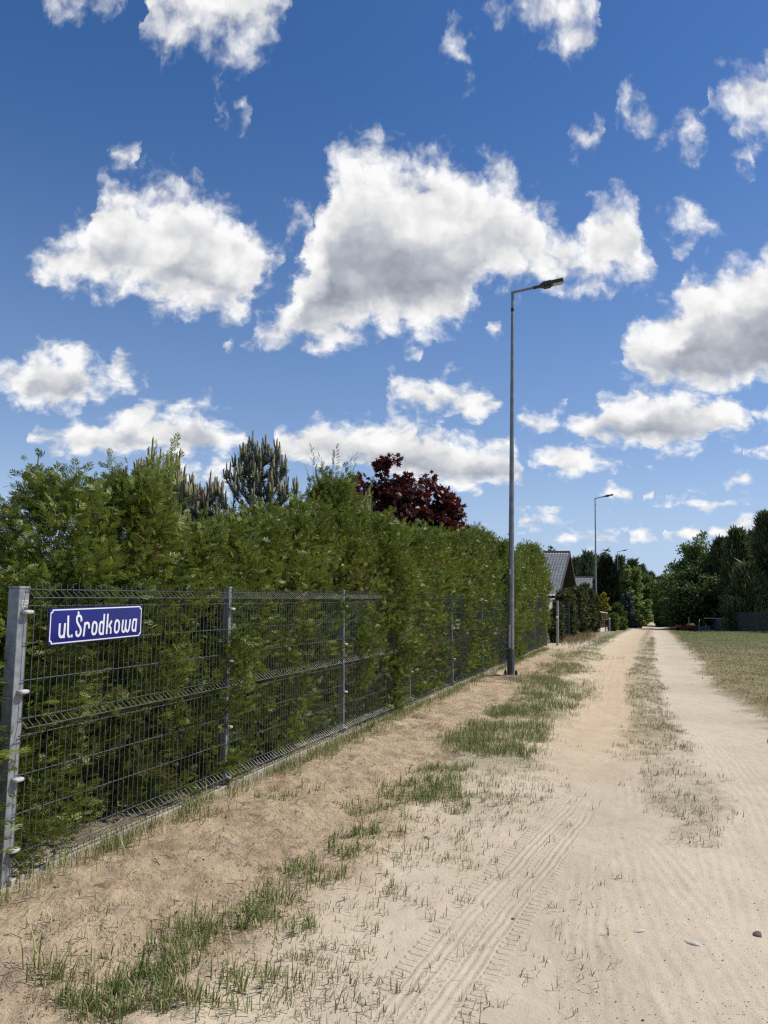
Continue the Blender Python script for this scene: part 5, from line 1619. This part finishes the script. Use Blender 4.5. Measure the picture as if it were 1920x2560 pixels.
# ------------------------------------------------------------------ grass
def blades(name, label, P, H, mat, lean=0.6, width=0.004, rnd=None, seed=0):
    """one blade per point of P (n,2)"""
    g = np.random.default_rng(seed)
    n = len(P)
    x, y = P[:, 0], P[:, 1]
    z = gz(x, y) - 0.004
    a = g.uniform(0, 6.283, n); ln = lean * np.abs(g.normal(size=n)) * 0.8 + 0.08
    h = H * g.uniform(0.55, 1.15, n)
    d = np.stack([np.cos(a), np.sin(a)], 1)
    s = np.stack([-np.sin(a), np.cos(a)], 1)
    w = width * g.uniform(0.7, 1.3, n) * (h / np.mean(h)) ** 0.3
    b = np.stack([x, y, z], 1)
    ang = np.arctan(ln)
    def pt(rad_, up, sw):
        o = np.empty((n, 3)); o[:, :2] = b[:, :2] + d * (h * rad_)[:, None] + s * (w * sw)[:, None]; o[:, 2] = z + h * up
        return o
    m_r, m_u = 0.55 * np.sin(ang * 0.6), 0.55 * np.cos(ang * 0.6)
    t_r, t_u = m_r + 0.45 * np.sin(ang * 1.35), np.maximum(m_u + 0.45 * np.cos(ang * 1.35), 0.06)
    V = np.stack([pt(0, 0, -0.5), pt(0, 0, 0.5), pt(m_r, m_u, 0.42), pt(m_r, m_u, -0.42), pt(t_r, t_u, 0)], 1).reshape(-1, 3)
    base = np.arange(n) * 5
    Q = np.stack([base, base + 1, base + 2, base + 3], 1); Tt = np.stack([base + 3, base + 2, base + 4], 1)
    rn = g.uniform(0, 1, n) if rnd is None else rnd
    me = mesh_np(name, V, [Q, Tt], np.repeat(rn, 5))
    o = link(name, me, mat)
    tag(o, label, 'grass', kind='stuff')
    return o

def tufts(centres, radius, per, seed):
    g = np.random.default_rng(seed)
    ci = np.repeat(np.arange(len(centres)), per)
    return centres[ci] + g.normal(size=(len(ci), 2)) * np.asarray(radius)[ci][:, None] if np.ndim(radius) else centres[ci] + g.normal(size=(len(ci), 2)) * radius

def ellipse_px(cx, cy, rx, ry, n, seed):
    g = np.random.default_rng(seed)
    a = g.uniform(0, 6.283, n); r = np.sqrt(g.uniform(size=n)) * (1.0 + 0.25 * np.sin(3 * a + cx)) * (1 + 0.35 * np.abs(g.normal(size=n)) * (g.uniform(size=n) < 0.3))
    return ground_pts(cx + rx * r * np.cos(a), cy + ry * r * np.sin(a))[:, :2]

# patches read from the photograph: (column, row, half width, half height, tufts, blade length)
PATCH = [(1441, 1642, 60, 12, 130, .11), (1410, 1676, 55, 10, 120, .11), (1392, 1734, 75, 30, 210, .13), (1257, 1784, 30, 12, 40, .12), (1207, 1820, 45, 15, 60, .12), (1324, 1833, 45, 20, 70, .12),
         (1244, 1876, 80, 15, 100, .12), (1109, 1925, 70, 12, 60, .11), (1060, 1974, 95, 30, 120, .14), (1134, 2005, 60, 20, 45, .10), (930, 2020, 60, 18, 26, .10), (856, 2142, 32, 12, 22, .12), (802, 2196, 60, 15, 36, .12),
         (693, 2245, 34, 15, 26, .14), (512, 2329, 55, 26, 46, .15), (609, 2305, 38, 20, 30, .15), (398, 2425, 72, 20, 40, .13), (181, 2510, 50, 20, 30, .13), (115, 2462, 22, 18, 14, .20), (289, 2486, 60, 25, 32, .12),
         (422, 2486, 40, 20, 24, .12), (386, 2522, 90, 20, 34, .12), (591, 2456, 40, 25, 24, .12), (669, 2444, 36, 18, 22, .11), (748, 2323, 32, 15, 20, .11), (766, 2389, 26, 8, 16, .08), (950, 2140, 40, 14, 18, .09), (1150, 2150, 40, 10, 16, .09),
         (980, 2240, 30, 14, 12, .09), (700, 1990, 90, 20, 20, .10), (905, 2085, 60, 16, 40, .11), (760, 2170, 50, 14, 36, .11), (640, 2275, 60, 18, 40, .11), (455, 2370, 70, 22, 44, .11), (330, 2450, 90, 26, 44, .11), (540, 2500, 110, 40, 46, .10), (230, 2530, 90, 24, 36, .11), (1300, 1780, 60, 18, 90, .11), (1350, 1700, 50, 14, 90, .11), (1170, 1850, 60, 14, 70, .11)]
P_, H_ = [], []
for i, (cx, cy, rx, ry, n, h) in enumerate(PATCH):
    near = cy > 1880
    n = int(n * ((0.95 if cy < 2050 else 0.55) if near else 1.7))
    c = ellipse_px(cx, cy, rx * 1.15, ry * 1.15, n, 300 + i)
    gg = np.random.default_rng(500 + i)
    per = gg.integers(5, 15, len(c)) if near else gg.integers(8, 16, len(c))
    ci = np.repeat(np.arange(len(c)), per)
    q = c[ci] + gg.normal(size=(len(ci), 2)) * (gg.uniform(0.012, 0.04, len(c)) if near else gg.uniform(0.03, 0.09, len(c)))[ci][:, None]
    P_.append(q); H_.append(h * (0.85 if near else 1.0) * (gg.uniform(0.45, 1.15, len(c))[ci]))
blades('grass', 'green grass tufts scattered over the sandy verge', np.concatenate(P_), np.concatenate(H_), M['grass'], 1.15, 0.0046, seed=1)

# thin worn tufts: mid strip, left foreground
g = np.random.default_rng(77)
cand = np.stack([g.uniform(-2, 16, 240000), g.uniform(3, 40, 240000)], 1)
fl, lt, rt = masks(cand[:, 0], cand[:, 1])
nn = fbm(cand[:, 0], cand[:, 1], 1.6, 3, 0.6, 51)
mid = strip(cand[:, 0], cand[:, 1], MID_STRIP, 0.6) * np.clip(0.62 + 0.9 * nn, 0.15, 1)
edge = sstep(rt, -0.55, -1.0) * sstep(cand[:, 1], 5.0, 9.0) * (nn > 0.0) * 0.5
left = strip(cand[:, 0], cand[:, 1], VERGE, 0.6) * np.clip(0.25 + 1.3 * nn, 0.04, 1) * 0.75
keep = g.uniform(size=len(cand)) < np.maximum.reduce([mid, edge, left]) * 0.72
c1 = cand[keep]
spx = []
a_, b_ = g.uniform(700, 1010, 420), g.uniform(2190, 2560, 420)
k_ = g.uniform(size=420) < 0.5 - (a_ - 760) / 900
spx.append(ground_pts(a_[k_], b_[k_])[:, :2])
spx.append(ground_pts(g.uniform(950, 1250, 60), g.uniform(2040, 2250, 60))[:, :2])
spx.append(ground_pts(g.uniform(1000, 1560, 60), g.uniform(2150, 2560, 60))[:, :2])
spx.append(ground_pts(g.uniform(60, 700, 120), g.uniform(2260, 2560, 120))[:, :2])
spx.append(ground_pts(g.normal(1280, 70, 150), g.normal(1990, 40, 150))[:, :2])
c1 = np.concatenate([c1] + spx)
per = g.integers(3, 10, len(c1)); ci = np.repeat(np.arange(len(c1)), per)
q = c1[ci] + g.normal(size=(len(ci), 2)) * g.uniform(0.015, 0.045, len(c1))[ci][:, None]
blades('worn_grass', 'thin worn grass tufts on the strip between the wheel tracks', q, 0.058 * g.uniform(0.5, 1.3, len(c1))[ci], M['grass_thin'], 1.5, 0.0040, seed=2)

cv = np.stack([g.uniform(-2, 16, 90000), g.uniform(3, 34, 90000)], 1)
nv_ = fbm(cv[:, 0], cv[:, 1], 0.9, 4, 0.6, 57)
cv = cv[g.uniform(size=len(cv)) < strip(cv[:, 0], cv[:, 1], VERGE, 0.7) * np.clip(-0.05 + 1.6 * nv_, 0, 1) * np.where(cv[:, 1] > 9, 0.9, 0.75)]
per = g.integers(4, 12, len(cv)); ci = np.repeat(np.arange(len(cv)), per)
q = cv[ci] + g.normal(size=(len(ci), 2)) * g.uniform(0.015, 0.06, len(cv))[ci][:, None]
blades('verge_tufts', 'short bright green grass along the verge left of the wheel tracks', q, 0.085 * g.uniform(0.5, 1.3, len(cv))[ci], M['grass'], 1.3, 0.0055, seed=12)

# taller grass along the foot of the fence
tt = g.uniform(-0.3, 21, 1700); w_ = g.beta(1.1, 3.0, 1700) * 0.42
den = 0.35 + 0.65 * (fbm(tt, tt * 0, 0.8, 3, 0.5, 61) > -0.15)
k = g.uniform(size=1700) < den * np.where(tt < 6, 1.0, 0.75)
c2 = F0[None, :] + FD[None, :] * tt[k][:, None] + FN[None, :] * (0.03 + w_[k])[:, None]
q = tufts(c2, 0.03, 8, 79)
blades('fence_grass', 'taller thin grass growing along the foot of the wire fence', q, 0.13 * g.uniform(0.5, 1.3, len(q)), M['grass'], 1.0, 0.0036, seed=3)

# flattened straw on the dug strip and verge
tt = g.uniform(-1.5, 18, 9000); w_ = g.uniform(0.05, 2.3, 9000)
cs_ = F0[None, :] + FD[None, :] * tt[:, None] + FN[None, :] * w_[:, None]
cs_ = cs_[fbm(cs_[:, 0], cs_[:, 1], 1.4, 3, 0.6, 91) > -0.02]
blades('straw', 'short dead straw lying flat on the dug sand by the fence', cs_, np.full(len(cs_), 0.055), M['straw'], 14.0, 0.0032, seed=14)

# meadow on the right, verge beyond the hedge
cand = np.stack([g.uniform(3, 30, 260000), g.uniform(8, 62, 260000)], 1)
fl, lt, rt = masks(cand[:, 0], cand[:, 1])
nn = fbm(cand[:, 0], cand[:, 1], 0.7, 4, 0.6, 52)
vis = np.abs(cand[:, 0] / cand[:, 1] - 0.0) < 0.56
keep = vis & (g.uniform(size=len(cand)) < sstep(rt + 0.4 * nn, -0.5, -1.3) * (0.55 + 0.45 * (nn > -0.2)))
md = cand[keep]
green = 0.38 + 0.5 * sstep(md[:, 1], 22, 40) + 0.25 * fbm(md[:, 0], md[:, 1], 0.35, 3, 0.5, 53)
rn = np.where(g.uniform(size=len(md)) < np.clip(green - 0.25, 0.1, 0.9), 0.9, g.uniform(0, 0.7, len(md)))
blades('meadow_grass', 'dry meadow grass right of the lane', md, np.full(len(md), 0.060), M['grass_dry'], 1.5, 0.012, rnd=rn, seed=4)
keep = vis & (cand[:, 1] > 15) & (g.uniform(size=len(cand)) < sstep(lt + 0.25 * nn, 0.75, 1.1) * sstep(fl, 1.3, 1.9) * sstep(cand[:, 1], 16, 26) * (nn > -0.25))
vg = cand[keep]
blades('verge_grass', 'green verge grass left of the lane beyond the lamp', vg, np.full(len(vg), 0.13), M['grass'], 0.7, 0.012, seed=5)
# brown seeding grass in front of the olive hedge
cb = ground_pts(g.normal(1428, 26, 3800), 1586 + np.abs(g.normal(size=3800)) * 11)[:, :2]
cfl = (cb[:, 0] - F0[0]) * FN[0] + (cb[:, 1] - F0[1]) * FN[1]
cb = cb[(cfl > -1.2) & (cfl < 1.6)]
blades('brown_grass', 'tall brown seeding grass before the olive hedge', cb, 0.40 * (0.6 + 0.5 * fbm(cb[:, 0], cb[:, 1], 1.2, 2, 0.5, 3)), M['grass_brown'], 0.6, 0.011, seed=6)

# ------------------------------------------------------------------ stones, clods, gravel, twigs
def stone_mesh(name, seed, sub=2):
    import bmesh
    bm = bmesh.new()
    bmesh.ops.create_icosphere(bm, subdivisions=sub, radius=1.0)
    r = random.Random(seed)
    off = Vector((r.uniform(0, 9), r.uniform(0, 9), r.uniform(0, 9)))
    from mathutils import noise as mn
    for v in bm.verts:
        v.co *= 1.0 + 0.28 * mn.noise(v.co * 1.1 + off) + 0.10 * mn.noise(v.co * 3.1 + off)
    me = bpy.data.meshes.new(name); bm.to_mesh(me); bm.free()
    me.polygons.foreach_set('use_smooth', np.ones(len(me.polygons), bool))
    return me
STM = [stone_mesh('stone', s, 3) for s in range(3)]
for i, (px, py, sx, sy, sz, mat, lab) in enumerate([
        (1072, 2092, .035, .022, .022, 'stone', 'pale angular stone lying beside the left grass tufts'),
        (380, 2346, .045, .03, .016, 'stone_pale', 'flat cream stone half buried in the orange sand'),
        (1728, 2355, .045, .02, .010, 'stone_pale', 'flat white chip of stone on the right foreground sand'),
        (1595, 2323, .034, .018, .010, 'stone_pale', 'small pale chip of stone left of the white chip'),
        (1893, 2334, .030, .022, .017, 'stone_dark', 'dark brown stone at the right picture edge'),
        (1372, 2390, .014, .012, .008, 'stone_pale', 'tiny round pale pebble in mid foreground sand'),
        (1283, 2280, .010, .009, .008, 'stone_dark', 'tiny dark pebble between the tyre tracks')]):
    p = ground_pt(px, py)
    o = link('stone', STM[i % 3].copy(), M[mat])
    o.location = (p[0], p[1], float(gz(p[0], p[1])) - sz * 0.15)
    o.scale = (sx, sy, sz); o.rotation_euler = (0.1, 0.1, i * 1.1)
    tag(o, lab, 'stone', 'loose stones on the lane')

def lumps(name, label, P, S, mat, seed):
    g = np.random.default_rng(seed)
    b = stone_mesh('tmp', seed, 1)
    tv = np.array([v.co for v in b.vertices]); tf = np.array([p.vertices for p in b.polygons])
    n = len(P)
    A = g.normal(size=(n, 3, 3)); Qm, _ = np.linalg.qr(A)
    sc = np.stack([g.uniform(0.7, 1.4, n), g.uniform(0.7, 1.2, n), g.uniform(0.45, 0.8, n)], 1)
    V = np.einsum('nij,mj->nmi', Qm * 0.35 + np.eye(3) * 0.65, tv) * (S[:, None] * sc)[:, None, :]
    V += np.stack([P[:, 0], P[:, 1], gz(P[:, 0], P[:, 1]) + S * 0.2], 1)[:, None, :]
    F = (tf[None] + (np.arange(n) * len(tv))[:, None, None]).reshape(-1, 3)
    o = link(name, mesh_np(name, V.reshape(-1, 3), [F]), mat)
    tag(o, label, 'soil' if 'clod' in name else 'gravel', kind='stuff')
    bpy.data.meshes.remove(b)
tt = g.uniform(-1.5, 13, 4200); w_ = g.uniform(0.12, 1.5, 4200)
cl = F0[None, :] + FD[None, :] * tt[:, None] + FN[None, :] * w_[:, None]
nn = fbm(cl[:, 0], cl[:, 1], 1.1, 3, 0.6, 63)
cl = cl[nn > -0.05]
lumps('soil_clods', 'small dark soil clods scattered over the dug strip along the fence', cl, 0.004 + 0.012 * g.beta(1.1, 4, len(cl)), M['clod'], 8)
s_ = g.uniform(0, 1, 240)
gp = np.concatenate([ground_pts(g.uniform(1400, 1920, 1100), g.uniform(2050, 2560, 1100)), ground_pts(1700 + 200 * s_ + g.normal(size=240) * 40, 1780 + 300 * s_ + g.normal(size=240) * 30),
                     ground_pts(g.uniform(300, 1920, 900), g.uniform(1900, 2560, 900))])[:, :2]
lumps('gravel', 'scattered small gravel on the sandy lane', gp, 0.0018 + 0.009 * g.beta(1.0, 6, len(gp)), M['gravel'], 9)
mb = MB()
for k in range(240):
    t_, w = g.uniform(-1.3, 10), g.uniform(0.15, 1.7)
    p = F0 + FD * t_ + FN * w; a = g.uniform(0, 6.28); L = g.uniform(0.02, 0.10)
    e = p + np.array([math.cos(a), math.sin(a)]) * L; m_ = (p + e) / 2 + g.normal(size=2) * 0.006
    mb.tube([(p[0], p[1], float(gz(*p)) + 0.004), (m_[0], m_[1], float(gz(*m_)) + 0.010), (e[0], e[1], float(gz(*e)) + 0.004)], [0.002, 0.0022, 0.0012], 4)
tw = mb.build('dead_twigs', M['twig'])
tag(tw, 'dead twigs and straw bits strewn on the sand by the fence', 'twigs', kind='stuff')
